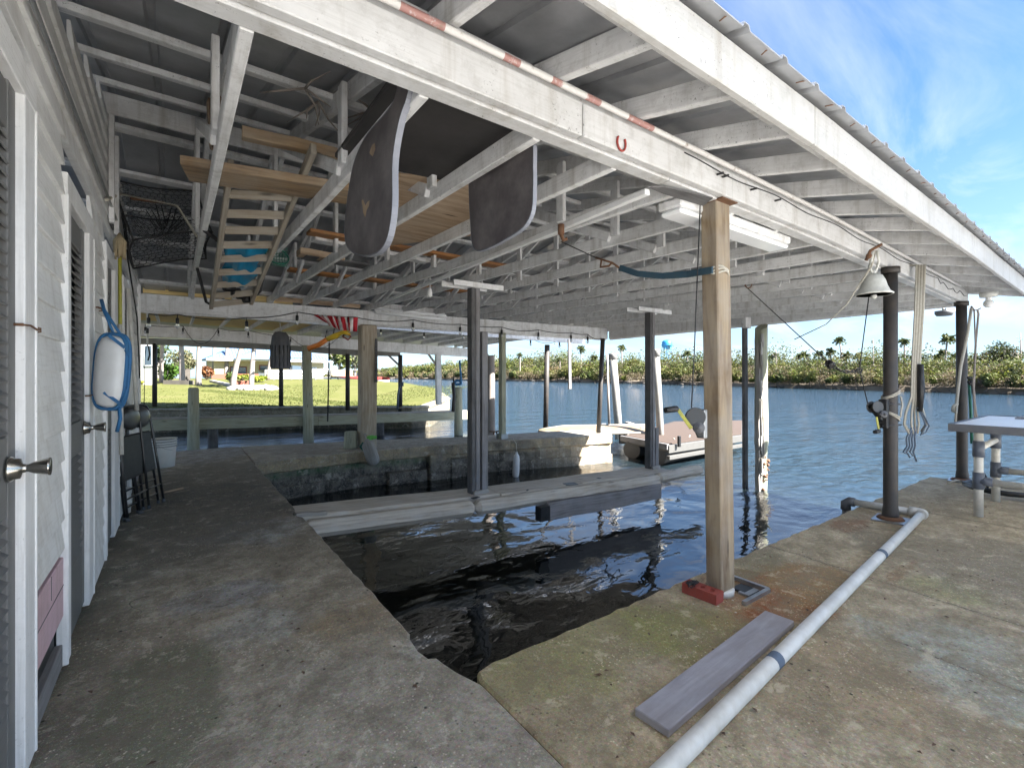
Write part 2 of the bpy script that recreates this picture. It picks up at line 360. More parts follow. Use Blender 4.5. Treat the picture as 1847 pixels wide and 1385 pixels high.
M['roofsheet'] = m_paint('roof_sheet', (.66, .66, .67), grime=(.22, .215, .21), amt=.6, speck=.5, grain=False)
M['roofmetal'] = m_plain('roof_metal', (.42, .43, .45), .4, .6, .3, 6)
M['yellowply'] = m_wood('yellow_plywood', (.95, .74, .34), (.75, .54, .22), (.5, .42, .3), .25, ring=14)
M['ply'] = m_wood('bare_plywood', (.56, .42, .29), (.26, .16, .09), (.4, .34, .28), .35, ring=10)
M['post'] = m_wood('pine_post', (.34, .265, .175), (.13, .08, .045), (.30, .285, .26), .6, ring=9)
M['lumber'] = m_wood('old_lumber', (.38, .26, .15), (.13, .075, .04), (.36, .33, .28), .6, ring=16)
M['orange'] = m_wood('orange_lumber', (.46, .21, .07), (.2, .075, .025), (.26, .19, .13), .45, ring=16)
M['weathered'] = m_wood('weathered_timber', (.40, .37, .33), (.2, .18, .155), (.42, .42, .42), .5)
M['catwalk'] = m_wood('catwalk_timber', (.66, .59, .49), (.30, .24, .175), (.62, .60, .57), .55, ring=14)
M['greenpile'] = m_wood('treated_pile', (.46, .45, .34), (.28, .28, .19), (.36, .40, .35), .4, ring=12)
M['darkpost'] = m_wood('tarred_board', (.14, .135, .135), (.05, .05, .05), (.3, .3, .31), .35)
M['pierpost'] = m_wood('old_pier_post', (.50, .43, .33), (.27, .21, .15), (.42, .41, .37), .45, ring=12)
M['greypost'] = m_wood('grey_board', (.26, .25, .25), (.12, .11, .11), (.36, .36, .38), .4)
M['rung'] = m_wood('ladder_wood', (.40, .35, .28), (.22, .175, .125), (.42, .40, .36), .5)
M['plank'] = m_wood('painted_plank', (.40, .39, .42), (.27, .26, .28), (.24, .21, .19), .6, ring=10, knots=False)
M['pipe_dark'] = m_plain('painted_steel_pipe', (.040, .037, .036), .6, .0, .6, 9, dirt=(.10, .075, .055), bmp=.25)
M['steel'] = m_plain('galvanised_steel', (.42, .43, .44), .38, .85, .35, 20)
M['chrome'] = m_plain('brushed_knob', (.50, .48, .44), .22, 1.0, .2, 20)
M['rust'] = m_plain('rusty_iron', (.16, .09, .055), .85, .3, .6, 25, dirt=(.25, .1, .04))
M['black'] = m_plain('black_plastic', (.010, .010, .011), .45, 0, .25, 20, dirt=(.08, .08, .08))
M['blackmetal'] = m_plain('black_enamel', (.02, .02, .022), .28, .0, .15, 20, spec=.6)
M['rubber'] = m_plain('grey_rubber', (.10, .105, .12), .6, 0, .4, 8, dirt=(.2, .19, .17))
M['pvc'] = m_plain('white_pvc', (.66, .65, .615), .4, 0, .6, 7, dirt=(.33, .29, .22), bmp=.05)
M['pvcgrey'] = m_plain('grey_fitting', (.10, .12, .16), .45, 0, .2, 12)
M['whiteplastic'] = m_plain('white_plastic', (.80, .80, .79), .4, 0, .25, 8, dirt=(.45, .42, .36), bmp=.03)
M['tubeglow'] = m_plain('lamp_diffuser', (.86, .87, .88), .25, 0, .1, 8, dirt=(.6, .58, .5), bmp=.02)
M['blue'] = m_plain('blue_webbing', (.03, .16, .36), .7, 0, .3, 30)
M['teal'] = m_plain('dark_teal_strap', (.02, .06, .09), .75, 0, .3, 30)
M['bluebag'] = m_plain('blue_bag', (.01, .22, .40), .25, 0, .35, 7, dirt=(.05, .12, .18))
M['foamtop'] = m_plain('mat_skin', (.085, .075, .078), .55, 0, .85, 5, dirt=(.24, .22, .215), bmp=.15)
M['foamdark'] = m_plain('mat_dark', (.035, .033, .033), .8, 0, .6, 4, dirt=(.075, .068, .068))
M['foamedge'] = m_plain('mat_edge', (.21, .22, .255), .6, 0, .4, 7, dirt=(.35, .36, .4))
M['rope'] = m_plain('rope_fibre', (.50, .47, .40), .9, 0, .5, 60, dirt=(.25, .22, .17), bmp=.4)
M['ropeblue'] = m_plain('rope_blue', (.12, .16, .22), .9, 0, .5, 60)
M['wire'] = m_plain('dark_wire', (.02, .02, .022), .6, 0, .2, 40)
M['red'] = m_plain('red_paint', (.36, .05, .04), .6, 0, .4, 40)
M['brick'] = m_plain('red_brick', (.30, .055, .038), .85, 0, .35, 40, dirt=(.2, .1, .08), bmp=.4)
M['flagred'] = m_plain('flag_red', (.55, .02, .035), .8, 0, .15, 20)
M['flagwhite'] = m_plain('flag_white', (.78, .76, .74), .8, 0, .2, 20)
M['orangecord'] = m_plain('orange_vinyl', (.75, .22, .03), .45, 0, .15, 20)
M['yellow'] = m_plain('yellow_vinyl', (.75, .50, .03), .45, 0, .2, 20)
M['yellowgreen'] = m_plain('yellow_paint', (.42, .40, .05), .5, 0, .4, 30)
M['green'] = m_plain('green_plastic', (.10, .42, .06), .45, 0, .2, 20)
M['darkgreen'] = m_plain('green_hose', (.01, .12, .08), .45, 0, .2, 20)
M['broom'] = m_plain('mop_strands', (.36, .29, .18), .95, 0, .5, 60, dirt=(.16, .12, .07), bmp=.5)
M['brown'] = m_wood('varnished_wood', (.17, .10, .065), (.05, .03, .025), (.12, .1, .09), .3)
M['bell'] = m_plain('old_bell', (.66, .66, .62), .75, .0, .5, 30, dirt=(.36, .36, .32), bmp=.3)
M['hull'] = m_plain('skiff_hull', (.20, .145, .09), .5, 0, .35, 5, dirt=(.4, .33, .22))
M['hullrim'] = m_plain('skiff_rim', (.28, .26, .22), .45, 0, .3, 8, dirt=(.45, .38, .28))
M['carpet'] = m_plain('dock_carpet', (.06, .04, .03), .95, 0, .45, 12, dirt=(.09, .06, .045), bmp=.3)
M['alum'] = m_plain('aluminium', (.13, .127, .12), .5, .3, .25, 10)
M['pontoon'] = m_plain('pontoon_grey', (.10, .10, .10), .6, 0, .4, 6)
M['shell'] = m_plain('barnacle', (.4, .37, .3), .95, 0, .6, 50)
def m_glass():
    m, nt, b = new_mat('bulb_glass'); b.inputs['Base Color'].default_value = (.9, .92, .95, 1); b.inputs['Roughness'].default_value = .05
    b.inputs['Transmission Weight'].default_value = .7; b.inputs['IOR'].default_value = 1.2; return m
M['bulb'] = m_glass()
M['window'] = m_plain('window_glass', (.05, .07, .09), .08, 0, .1, 3, spec=.8)
M['housewall'] = m_plain('cream_stucco', (.48, .40, .22), .85, 0, .12, 4, dirt=(.5, .42, .3))
M['whitewall'] = m_plain('white_stucco', (.52, .51, .48), .85, 0, .12, 4, dirt=(.5, .48, .44))
M['blueroof'] = m_plain('blue_metal_roof', (.13, .22, .36), .45, .2, .15, 2, dirt=(.2, .28, .4))
M['redbrown'] = m_plain('red_brown_border', (.22, .07, .045), .9, 0, .3, 4)
M['palmtrunk'] = m_wood('palm_trunk', (.27, .235, .21), (.15, .125, .11), (.30, .28, .265), .5, ring=2)
M['snag'] = m_plain('dead_wood', (.30, .26, .23), .9, 0, .4, 3)
M['stone'] = m_plain('pale_stone', (.33, .31, .28), .9, 0, .4, 6)
M['watertower'] = m_plain('tower_blue', (.03, .25, .52), .5, 0, .1, .2, dirt=(.05, .3, .55))
M['whiteboat'] = m_plain('white_gelcoat', (.85, .85, .84), .3, 0, .1, 4)
M['soil'] = m_plain('bank_soil', (.14, .11, .08), .95, 0, .5, .5, dirt=(.2, .17, .13))
M['rock'] = m_plain('bank_rock', (.075, .065, .055), .9, 0, .5, 1.2, dirt=(.2, .18, .16))
def m_striped():
    m, nt, b = new_mat('striped_pole'); w = wpos(nt); x = sepxyz(nt, w)[0]
    s = 0.0
    for a_, b_ in ((.55, .7), (.93, 1.0), (1.15, 1.2), (1.33, 1.41), (1.58, 1.75)): s = mth(nt, 'ADD', s, mth(nt, 'MULTIPLY', mth(nt, 'GREATER_THAN', x, a_), mth(nt, 'LESS_THAN', x, b_)))
    n = noise(nt, w, 40, 4, .7)
    s = mth(nt, 'MULTIPLY', s, ramp(nt, n, [(.3, .2), (.45, 1)]))
    c = mix(nt, s, (.60, .585, .565), (.36, .19, .17)); c = mix(nt, ramp(nt, noise(nt, w, 25, 4), [(.6, 0), (.75, .8)]), c, (.2, .15, .11))
    fin(nt, b, c, .5, bump(nt, n, .2, .003)); return m
M['striped'] = m_striped()
M['ropedark'] = m_plain('rope_old', (.30, .28, .235), .9, 0, .5, 60, dirt=(.16, .14, .11), bmp=.4)
def m_leaf():
    m, nt, b = new_mat('leaves'); a = nt.nodes.new('ShaderNodeAttribute'); a.attribute_name = 'tint'
    fin(nt, b, a.outputs['Color'], .6, None, spec=.25)
    tr = nt.nodes.new('ShaderNodeBsdfTranslucent'); nt.links.new(a.outputs['Color'], tr.inputs['Color'])
    mx = nt.nodes.new('ShaderNodeMixShader'); mx.inputs[0].default_value = .3
    out = nt.nodes['Material Output']; nt.links.new(b.outputs[0], mx.inputs[1]); nt.links.new(tr.outputs[0], mx.inputs[2]); nt.links.new(mx.outputs[0], out.inputs[0])
    return m
M['leaf'] = m_leaf()
def m_lawn():
    m, nt, b = new_mat('lawn'); w = wpos(nt); n = noise(nt, w, .6, 6, .7); f = noise(nt, w, 9, 4, .7)
    c = ramp(nt, n, [(.3, (.08, .085, .024)), (.5, (.105, .105, .034)), (.7, (.14, .125, .055))])
    c = mix(nt, mth(nt, 'MULTIPLY', f, .5), c, (.07, .085, .02)); fin(nt, b, c, .9, bump(nt, f, .8, .05), spec=.1); return m
M['lawn'] = m_lawn()
def m_water():
    m, nt, b = new_mat('river_water'); w = wpos(nt); s3 = sepxyz(nt, w)
    cmb = nt.nodes.new('ShaderNodeCombineXYZ'); 
    # river is rougher than the sheltered slip
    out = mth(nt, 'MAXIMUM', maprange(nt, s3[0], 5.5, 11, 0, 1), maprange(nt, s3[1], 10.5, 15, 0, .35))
    a = noise(nt, co(nt, 'Object', (.85, 1.15, 1), rot=(0, 0, R(-20))), 1.3, 2, .4, .5)
    f = noise(nt, co(nt, 'Object', (1, 1.9, 1), rot=(0, 0, R(-30))), 2.6, 5, .62, .4)
    g = noise(nt, co(nt, 'Object', (1, 2.2, 1), rot=(0, 0, R(-30))), .45, 3, .55)
    h = mth(nt, 'ADD', mth(nt, 'ADD', mth(nt, 'MULTIPLY', a, .046), mth(nt, 'MULTIPLY', noise(nt, co(nt, 'Object', (.8, 1.4, 1), rot=(0, 0, R(-25))), 4.2, 3, .5, .5), .006)), mth(nt, 'MULTIPLY', mth(nt, 'ADD', mth(nt, 'MULTIPLY', f, .11), mth(nt, 'MULTIPLY', g, .25)), out))
    nr = bump(nt, h, 1.0, 1.0)
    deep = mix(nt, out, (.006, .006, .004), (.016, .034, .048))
    fin(nt, b, deep, .03, nr, spec=.5); b.inputs['IOR'].default_value = 1.72
    return m
M['water'] = m_water()

# ================================================================= SETTING
WZ = -0.6
def struct(mb, name, mat, **k): return tag(mb.build(name, mat, None, **k), kind='structure')
def jag(a, b, n, amp, seed=0):
    r = random.Random(seed); out = []
    dx, dy = b[0] - a[0], b[1] - a[1]; L = math.hypot(dx, dy); nx, ny = -dy / L, dx / L
    for k in range(n):
        t = k / n; o = r.uniform(-amp, amp) if k else 0; out.append((a[0] + dx * t + nx * o, a[1] + dy * t + ny * o))
    return out
def slab(name, poly, zb, mat):
    m = MB(); m.prism(poly, zb, 0.0); o = struct(m, name, mat, bevel=.012); return o
# water
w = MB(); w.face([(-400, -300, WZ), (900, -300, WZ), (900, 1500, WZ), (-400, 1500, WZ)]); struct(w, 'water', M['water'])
# walkway with chipped edge
E_ = [(.994, 1.58), (.955, 1.70), (.935, 1.80)] + [(.93, 1.845), (.90, 1.86), (.885, 1.95), (.895, 2.06), (.912, 2.10)] + jag((.912, 2.15), (.91, 4.35), 30, .006, 3) + \
     [(.91, 4.35), (.885, 4.42), (.86, 4.46), (.862, 4.55), (.89, 4.62)] + jag((.905, 4.66), (.91, 7.5), 26, .007, 4) + [(.91, 7.5), (.93, 9.3)] + jag((.9, 9.42), (-12, 9.5), 20, .02, 5)
slab('walkway', [(-12, -.25), (.994, -.25)] + E_ + [(-12, 9.5)], -1.5, M['walk'])
slab('dock', [(.997, -.25), (7.50, -.25), (7.47, 1.62)] + jag((7.44, 1.655), (1.03, 1.68), 90, .010, 6) + [(1.015, 1.66), (.997, 1.60)], -1.5, M['dock'])

m = MB(); m.prism([(-12, -22), (7.52, -22), (7.52, -.252), (-12, -.252)], -1.5, -.004); struct(m, 'added_patio', concrete('pale_bounce_concrete', (.66, .65, .63), (.52, .51, .49), (.72, .71, .69), lambda nt, w, c, a, b: c))  # unseen slab behind the camera, added pale to bounce sun under the roof
# finger pier (a wall standing in the water) : cap overhanging a rough lower wall
NEAR = [(.92, 7.56), (1.09, 7.57), (1.5, 7.62), (2.45, 7.69), (3.48, 7.58), (4.0, 7.5), (4.88, 7.42), (6.0, 7.15), (6.67, 6.97), (7.52, 6.79)]
FAR = [(7.62, 7.78), (6.5, 8.0), (4.8, 8.25), (3.17, 8.85), (.94, 9.38)]
def dens(pts, step, amp, seed):
    out = []
    for a, b in zip(pts[:-1], pts[1:]): out += jag(a, b, max(1, int(math.hypot(b[0] - a[0], b[1] - a[1]) / step)), amp, seed + len(out))
    return out + [pts[-1]]
pier = thing('concrete_pier', 'low concrete finger pier with green algae and barnacles beside the boat slip', 'pier', (4, 8, WZ))
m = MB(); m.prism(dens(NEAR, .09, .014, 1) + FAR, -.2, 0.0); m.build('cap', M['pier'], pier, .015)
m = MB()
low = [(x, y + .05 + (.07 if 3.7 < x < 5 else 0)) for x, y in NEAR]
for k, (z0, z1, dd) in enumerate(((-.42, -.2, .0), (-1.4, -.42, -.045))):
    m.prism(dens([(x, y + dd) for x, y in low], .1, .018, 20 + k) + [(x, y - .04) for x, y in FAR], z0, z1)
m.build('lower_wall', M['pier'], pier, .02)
m = MB()
for x0, x1, z1, d in ((3.62, 4.02, -.16, .10), (4.02, 4.55, -.27, .13), (2.9, 3.6, -.40, .09)):
    yy = 7.56 if x0 > 3.5 else 7.62
    m.prism(dens([(x0, yy - d), (x1, yy - d - .02), (x1, yy + .12), (x0, yy + .12)], .09, .012, int(x0 * 10)), -1.3, z1)
m.build('footing_block', M['pier'], pier, .02)

# ================================================================= BOAT SHELTER
def gsag(x): return max(0.0, x - 3.5) * .022
def gz(x): return 2.18 - gsag(x)
def zr(x, y):
    if y <= 4.25: z = 2.385 + .25 * (y - .88)
    else: z = 3.2275 - .2 * (y - 4.25)
    return z - gsag(x)
def by(x): return 8.22 - .128 * x          # line of the back girder
def bz(x): return 2.125 - .010 * x         # its underside
SH = thing('boat_shelter', 'open white timber boat shelter with trusses, girders and ribbed metal roof over the slip', 'boat shelter', (2.42, 1.42, 0))
def part(fn, name, mat, bevel=.004): return B1(fn, name, mat, SH, bevel)
# front girder: two planks side by side, joints along the way
def front(m):
    for x0, x1 in ((-.36, 1.322), (1.328, 4.66), (4.665, 7.72)):
        for s in range(3):
            a = x0 + (x1 - x0) * s / 3; b = x0 + (x1 - x0) * (s + 1) / 3
            m.beam((a, 1.37, gz(a) + .067), (b, 1.37, gz(b) + .067), .04, .134)
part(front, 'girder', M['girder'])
def front2(m):
    for x0, x1 in ((-.36, 1.95), (1.953, 5.2), (5.203, 7.74)):
        for s in range(3):
            a = x0 + (x1 - x0) * s / 3; b = x0 + (x1 - x0) * (s + 1) / 3
            m.beam((a, 1.432, gz(a) + .062), (b, 1.432, gz(b) + .062), .072, .14)
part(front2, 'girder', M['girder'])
part(lambda m: [m.beam((a, 1.402, gz(a) + .162), (a + .9, 1.402, gz(a + .9) + .162), .045, .05) for a in [-.36 + .9 * k for k in range(9)]], 'wall_plate', M['girder'])
# back girder
def backg(m):
    for k in range(6):
        a = -.38 + 8.2 * k / 6; b = -.38 + 8.2 * (k + 1) / 6
        m.beam((a, by(a), bz(a) + .12), (b, by(b), bz(b) + .12), .05, .24)
part(backg, 'girder', M['grey_paint'])
def backg2(m):
    for k in range(6):
        a = -.38 + 8.2 * k / 6; b = -.38 + 8.2 * (k + 1) / 6
        m.beam((a, by(a) + .062, bz(a) + .1), (b, by(b) + .062, bz(b) + .1), .07, .24)
part(backg2, 'girder', M['grey_paint'])
# river-end beam
part(lambda m: m.beam((7.70, 1.47, 2.19), (7.86, by(7.86) - .03, 2.155), .05, .2, seg=6, jit=.004), 'end_beam', M['grey_paint'])
part(lambda m: m.beam((7.76, 1.47, 2.10), (7.92, by(7.9), 2.06), .06, .05), 'end_beam', M['grey_paint'])
def gable(m):
    for y0, y1 in ((1.0, 2.7), (2.7, 4.25), (4.25, 6.0), (6.0, 8.2)):
        x0 = 7.80; x1 = 7.83
        b = [(x0, y0, 2.22), (x0, y1, 2.22), (x0, y1, zr(7.8, y1) - .02), (x0, y0, zr(7.8, y0) - .02)]
        t = [(x1, p[1], p[2]) for p in b]
        m.face(b[::-1]); m.face(t)
        for k in range(4): m.face([b[k], b[(k + 1) % 4], t[(k + 1) % 4], t[k]])
part(gable, 'gable_boarding', M['grey_paint'], 0)
# trusses
TX = [.17, .70, 1.18, 1.65, 2.13, 2.66, 3.2, 3.75, 4.28, 4.8, 5.35, 5.9, 6.45, 7.0, 7.45]
def cz(x, y):  # underside of bottom chord
    t = (y - 1.47) / (by(x) - 1.47); return gz(x) - .008 + (2.37 - .01 * x - gz(x)) * t
for i, x in enumerate(TX):
    yb = by(x) + .1; j = random.uniform(-.012, .012)
    part(lambda m: m.beam((x + j, 1.47, cz(x, 1.47) + .045), (x - j, yb, cz(x, yb) + .045), .038, .09, seg=5, jit=.005), 'bottom_chord', M['white'])
    zo = .04 + .045
    part(lambda m: m.beam((x + .04, .89, zr(x, .89) - zo - .005), (x + .04, 4.25, zr(x, 4.25) - zo - .005), .038, .095, seg=4, jit=.003), 'rafter', M['grey_paint'])
    part(lambda m: m.beam((x + .04, 4.25, zr(x, 4.251) - zo - .02), (x + .04, 8.45, zr(x, 8.45) - zo + .02), .038, .09, seg=4, jit=.003), 'rafter', M['grey_paint'])
    for (ya, yc, vert) in ((2.35, 2.35, 1), (2.4, 4.2, 0), (4.25, 4.25, 1), (4.3, 5.9, 0), (5.95, 5.95, 1), (6.0, 7.1, 0)):
        if not vert and i % 5 == 4: continue
        a = (x - .03, ya, cz(x, ya) + .06 if vert or ya < 4.25 else zr(x, ya) - .12)
        b = (x - .03, yc, zr(x, yc) - .1 if vert or yc < 4.25 else cz(x, yc) + .05)
        if (b[2] - a[2]) ** 2 + (b[1] - a[1]) ** 2 < .01: continue
        part(lambda m: m.beam(a, b, .03, .07, up=(0, 1, 0) if vert else (0, 0, 1)), 'web', M['grey_paint'])
# ridge board, purlins
part(lambda m: m.beam((-2.9, 4.25, zr(0, 4.25) - .1), (7.8, 4.25, zr(7.8, 4.25) - .1), .03, .14, seg=4), 'ridge_board', M['grey_paint'])
for y in (.98, 1.55, 2.15, 2.75, 3.35, 3.95, 4.62, 5.25, 5.9, 6.55, 7.2, 7.8, 8.35):
    part(lambda m: m.beam((-2.9, y, zr(0, y) - .023), (7.95, y, zr(7.95, y) - .023), .075, .034, up=(0, -.25 if y < 4.25 else .2, 1), seg=8, jit=.003), 'purlin', M['grey_paint'])
# fascia of the front eave, in three boards
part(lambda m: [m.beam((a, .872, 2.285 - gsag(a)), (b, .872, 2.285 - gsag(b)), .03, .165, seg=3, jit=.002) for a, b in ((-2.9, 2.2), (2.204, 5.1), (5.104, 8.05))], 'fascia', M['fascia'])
part(lambda m: m.beam((8.03, .9, 2.29 - gsag(8)), (8.03, 1.9, 2.5 - gsag(8)), .03, .1), 'fascia', M['grey_paint'])
part(lambda m: m.beam((8.06, .9, zr(8, .9) - .06), (8.06, 4.25, zr(8, 4.25) - .06), .03, .1), 'barge_board', M['grey_paint'])
part(lambda m: m.beam((8.06, 4.26, zr(8, 4.26) - .06), (8.06, 8.5, zr(8, 8.5) - .06), .03, .1), 'barge_board', M['grey_paint'])
# ribbed roof sheet
def sheet(ys):
    m = MB(); xs = [-3.0]
    prof = []
    x = -3.0
    while x < 8.14:
        prof += [(x, 0), (x + .19, 0), (x + .2, .018), (x + .225, .018), (x + .235, 0)]; x += .27
    for k in range(len(prof) - 1):
        for y0, y1 in zip(ys[:-1], ys[1:]):
            a, b = prof[k], prof[k + 1]
            m.face([(a[0], y0, zr(a[0], y0) + a[1]), (b[0], y0, zr(b[0], y0) + b[1]), (b[0], y1, zr(b[0], y1) + b[1]), (a[0], y1, zr(a[0], y1) + a[1])])
    o = m.build('roof_sheet', M['roofsheet'], SH); o.data.materials.append(M['roofmetal']); md = o.modifiers.new('t', 'SOLIDIFY'); md.thickness = .004; md.offset = 1; md.material_offset = 1; md.material_offset_rim = 1
    return o
sheet([.80, 2.5, 4.25]); sheet([4.2501, 6.3, 8.55])
# rusty roofing screws along the eave
def screws(m):
    x = -.4
    while x < 8.0:
        o_ = random.uniform(-.02, .02); m.tube([(x + .21, .83, zr(x, .83) + .01), (x + .21, .83, zr(x, .83) + .028)], .007, 6)
        m.tube([(x + .2, .83, zr(x, .83) - .012), (x + .22 + o_, .805, zr(x, .8) + .006)], .0025, 5); x += .27
part(screws, 'roof_screws', M['rust'], 0)
# yellow plywood soffit above the back girder
part(lambda m: [m.box((a + .47, by(a) - .02, bz(a) + .30), (.93, .014, .10)) for a in (-.36, .60)], 'plywood_panel', M['yellowply'], 0)
part(lambda m: m.box((1.9, by(1.9) - .05, bz(1.9) + .31), (1.3, .012, .09)), 'plywood_panel', M['ply'], 0)
# posts
def wood_post(m):
    m.beam((2.497, 1.452, .012), (2.442, 1.452, gz(2.4) - .002), .135, .095, up=(0, 1, 0), seg=6, jit=.0012)
P1 = part(wood_post, 'post', M['post'], .006)
B1(lambda m: m.box((2.44, 1.425, gz(2.4) - .006), (.15, .125, .006)), 'cap_plate', M['rust'], P1)
def foot(m):
    for a, b in (((2.46, 1.30), (2.73, 1.30)), ((2.73, 1.30), (2.73, 1.51)), ((2.73, 1.51), (2.60, 1.53))):
        m.beam((a[0], a[1], .012), (b[0], b[1], .012), .022, .022)
    m.beam((2.57, 1.36, .006), (2.69, 1.36, .006), .06, .012)
B1(foot, 'base_frame', M['steel'], P1)
B1(lambda m: m.lathe([(.075, 0), (.078, .03), (.07, .035)], (2.50, 1.43, .0), 16, sx=.82, sy=.62), 'foot_collar', M['pvc'], P1)
B1(lambda m: m.box((2.64, 1.40, .0065), (.10, .075, .012)), 'socket_hole', M['black'], P1)
def steel_post(x, y, top, base=True, lean=0.0):
    p = part(lambda m: m.tube([(x + lean, y, .004), (x + lean * .98, y, .06), (x + lean * .9, y, .12), (x + lean * .6, y, .9), (x, y, top)], [.062, .060, .052, .051, .050], 16), 'post', M['pipe_dark'], 0)
    if base:
        B1(lambda m: m.box((x, y - .01, .007), (.26, .24, .012), .1), 'base_plate', M['steel'], p)
        B1(lambda m: m.lathe([(.10, .012), (.085, .03), (.062, .035)], (x, y, 0), 14), 'base_flange', M['rust'], p)
    B1(lambda m: m.lathe([(.066, -.05), (.066, .0)], (x, y, top - .002), 14), 'top_collar', M['pipe_dark'], p)
    return p
SP1 = steel_post(4.94, 1.345, gz(4.94) + .0); SP2 = steel_post(7.44, 1.36, gz(7.44), True, .04)
# posts on the finger pier
def pierpost(m):
    m.beam((2.70, 8.02, 0), (2.67, 7.92, bz(2.7)), .27, .22, up=(0, 1, 0), seg=8, jit=.006)
P2 = part(pierpost, 'post', M['pierpost'], .02)
B1(lambda m: m.prism([(2.76, 7.80), (2.80, 7.79), (2.81, 7.83), (2.77, 7.84)], 1.12, 1.86), 'rot_groove', M['darkpost'], P2)
P3 = part(lambda m: m.beam((5.21, 7.55, 0), (5.21, 7.55, bz(5.2)), .10, .12, up=(0, 1, 0), seg=4, jit=.002), 'post', M['greenpile'], .006)
B1(lambda m: [m.box((5.21, 7.47, .05), (.16, .02, .1)), m.box((5.21, 7.63, .05), (.16, .02, .1))], 'post_shoe', M['steel'], P3)
P4 = part(lambda m: m.tube([(7.42, 7.10, -.01), (7.62, 7.16, bz(7.6))], .05, 12), 'post', M['pipe_dark'], 0)
P5 = part(lambda m: m.beam((7.62, 4.0, WZ - .5), (7.60, 4.0, 2.1), .10, .05, up=(0, 1, 0)), 'post', M['darkpost'], .004)
B1(lambda m: m.box((7.585, 3.96, 2.11), (.16, .06, .2)), 'hanger_block', M['grey_paint'], P5)

# string of wire staples / cable along the girder face, small nails
def staples(m):
    for x in (2.28, 2.33, 2.62, 2.9): m.tube([(x, 1.345, gz(x) + .085), (x, 1.31, gz(x) + .083)], .006, 6)
    pts = [(x, 1.347, gz(x) + .112 + .010 * math.sin(x * 7) - (.05 if x > 6.4 else 0) * abs(math.sin(x * 9))) for x in [2.0 + .1 * k for k in range(57)]]
    m.tube(pts, .0032, 5)
part(staples, 'girder_cable', M['wire'], 0)
def twigs(m):
    r = random.Random(5)
    for (x, y) in ((.95, 2.3), (1.1, 2.2), (.9, 2.6), (.55, 2.6), (.65, 2.75)):
        p = Vector((x, y, zr(x, y) - .1))
        for k in range(4):
            q = p + Vector((r.uniform(-.2, .2), r.uniform(-.2, .2), r.uniform(-.1, .03))); mid = (p + q) / 2 + Vector((r.uniform(-.04, .04),) * 3)
            m.tube([p, mid, q], [.007, .006, .002], 5)
part(twigs, 'hanging_twigs', M['snag'], 0)

# ================================================================= STORAGE BUILDING (left wall)
XW = -.385
BD = thing('storage_building', 'white clapboard storage room with louvred doors along the walkway', 'building', (XW, 4, 0))
def bpart(fn, name, mat, bevel=.003, parent=None): return B1(fn, name, mat, parent or BD, bevel)
DOORS = [(1.0, 2.12), (2.66, 3.46), (4.02, 4.91), (5.31, 6.2)]
def siding(m):
    z = .02; k = 0
    while z < 3.2:
        z1 = z + .122; segs = [(.55, 7.5)]
        if z < 2.1:
            segs = []; y = .55
            for a, b in DOORS:
                if a > y: segs.append((y, a))
                y = b
            segs.append((y, 7.5))
        else:
            ylo = max(.55, .88 + (z1 + .06 - 2.385) / .25) if z1 > 2.25 else .55
            yhi = min(7.5, 4.25 + (3.2275 - z1 - .05) / .2)
            segs = [(ylo, yhi)] if yhi > ylo else []
        for a, b in segs:
            if z < .47 and abs(a - 2.12) < .01: continue
            pr = [(XW - .01, z), (XW + .016, z), (XW + .017, z + .004), (XW + .003, z1 + .004), (XW - .01, z1 + .004)]
            cuts = [a, b]
            if z > 2.1 and b - a > 3: cuts = [a, a + (b - a) * (.35 + .3 * ((k * 37) % 10) / 10), b]
            for c0, c1 in zip(cuts[:-1], cuts[1:]):
                c0 += .001; c1 -= .001; o = random.random() * 9
                n = len(pr)
                for q in range(n):
                    p0, p1 = pr[q], pr[(q + 1) % n]
                    m.face([(p0[0], c0, p0[1]), (p0[0], c1, p0[1]), (p1[0], c1, p1[1]), (p1[0], c0, p1[1])][::-1], [(c0 + o, p0[1]), (c1 + o, p0[1]), (c1 + o, p1[1]), (c0 + o, p1[1])][::-1])
                m.face([(p[0], c0, p[1]) for p in pr]); m.face([(p[0], c1, p[1]) for p in pr][::-1])
        z = z1; k += 1
bpart(siding, 'siding', M['siding'], 0)
bpart(lambda m: m.box((-1.6, 4.03, 1.06), (2.36, 6.9, 2.1)), 'wall_core', M['siding'], 0)
bpart(lambda m: [m.box((-1.6, 7.46, 1.2), (2.36, .06, 2.4)), m.box((XW + .005, 7.5, 1.2), (.07, .07, 2.36))], 'corner_board', M['trim'])
bpart(lambda m: m.box((XW + .002, 2.39, .352), (.02, .535, .245)), 'skirt_board', M['pink'])
bpart(lambda m: [m.box((XW + .0125, 2.42, .43), (.002, .003, .09)), m.box((XW + .0125, 2.39, .36), (.002, .53, .003))], 'board_joint', M['darkpost'], 0)
bpart(lambda m: m.box((XW - .02, 2.39, .07), (.06, .53, .09)), 'sill_board', M['greypost'])
bpart(lambda m: m.box((XW - .03, 2.39, .18), (.03, .53, .14)), 'gap_shade', M['black'], 0)  # black sheet put in as the shade inside the gap
bpart(lambda m: m.box((XW + .012, 6.9, .05), (.05, 1.0, .08)), 'sill_board', M['greypost'])
def louvres(m, y0, y1, z0, z1, x):
    n = int((z1 - z0) / .036)
    for k in range(n):
        zz = z0 + (k + .5) * (z1 - z0) / n
        m.box((x, (y0 + y1) / 2, zz), (.034, y1 - y0, .006), rot=Matrix.Rotation(R(38), 3, 'Y'))
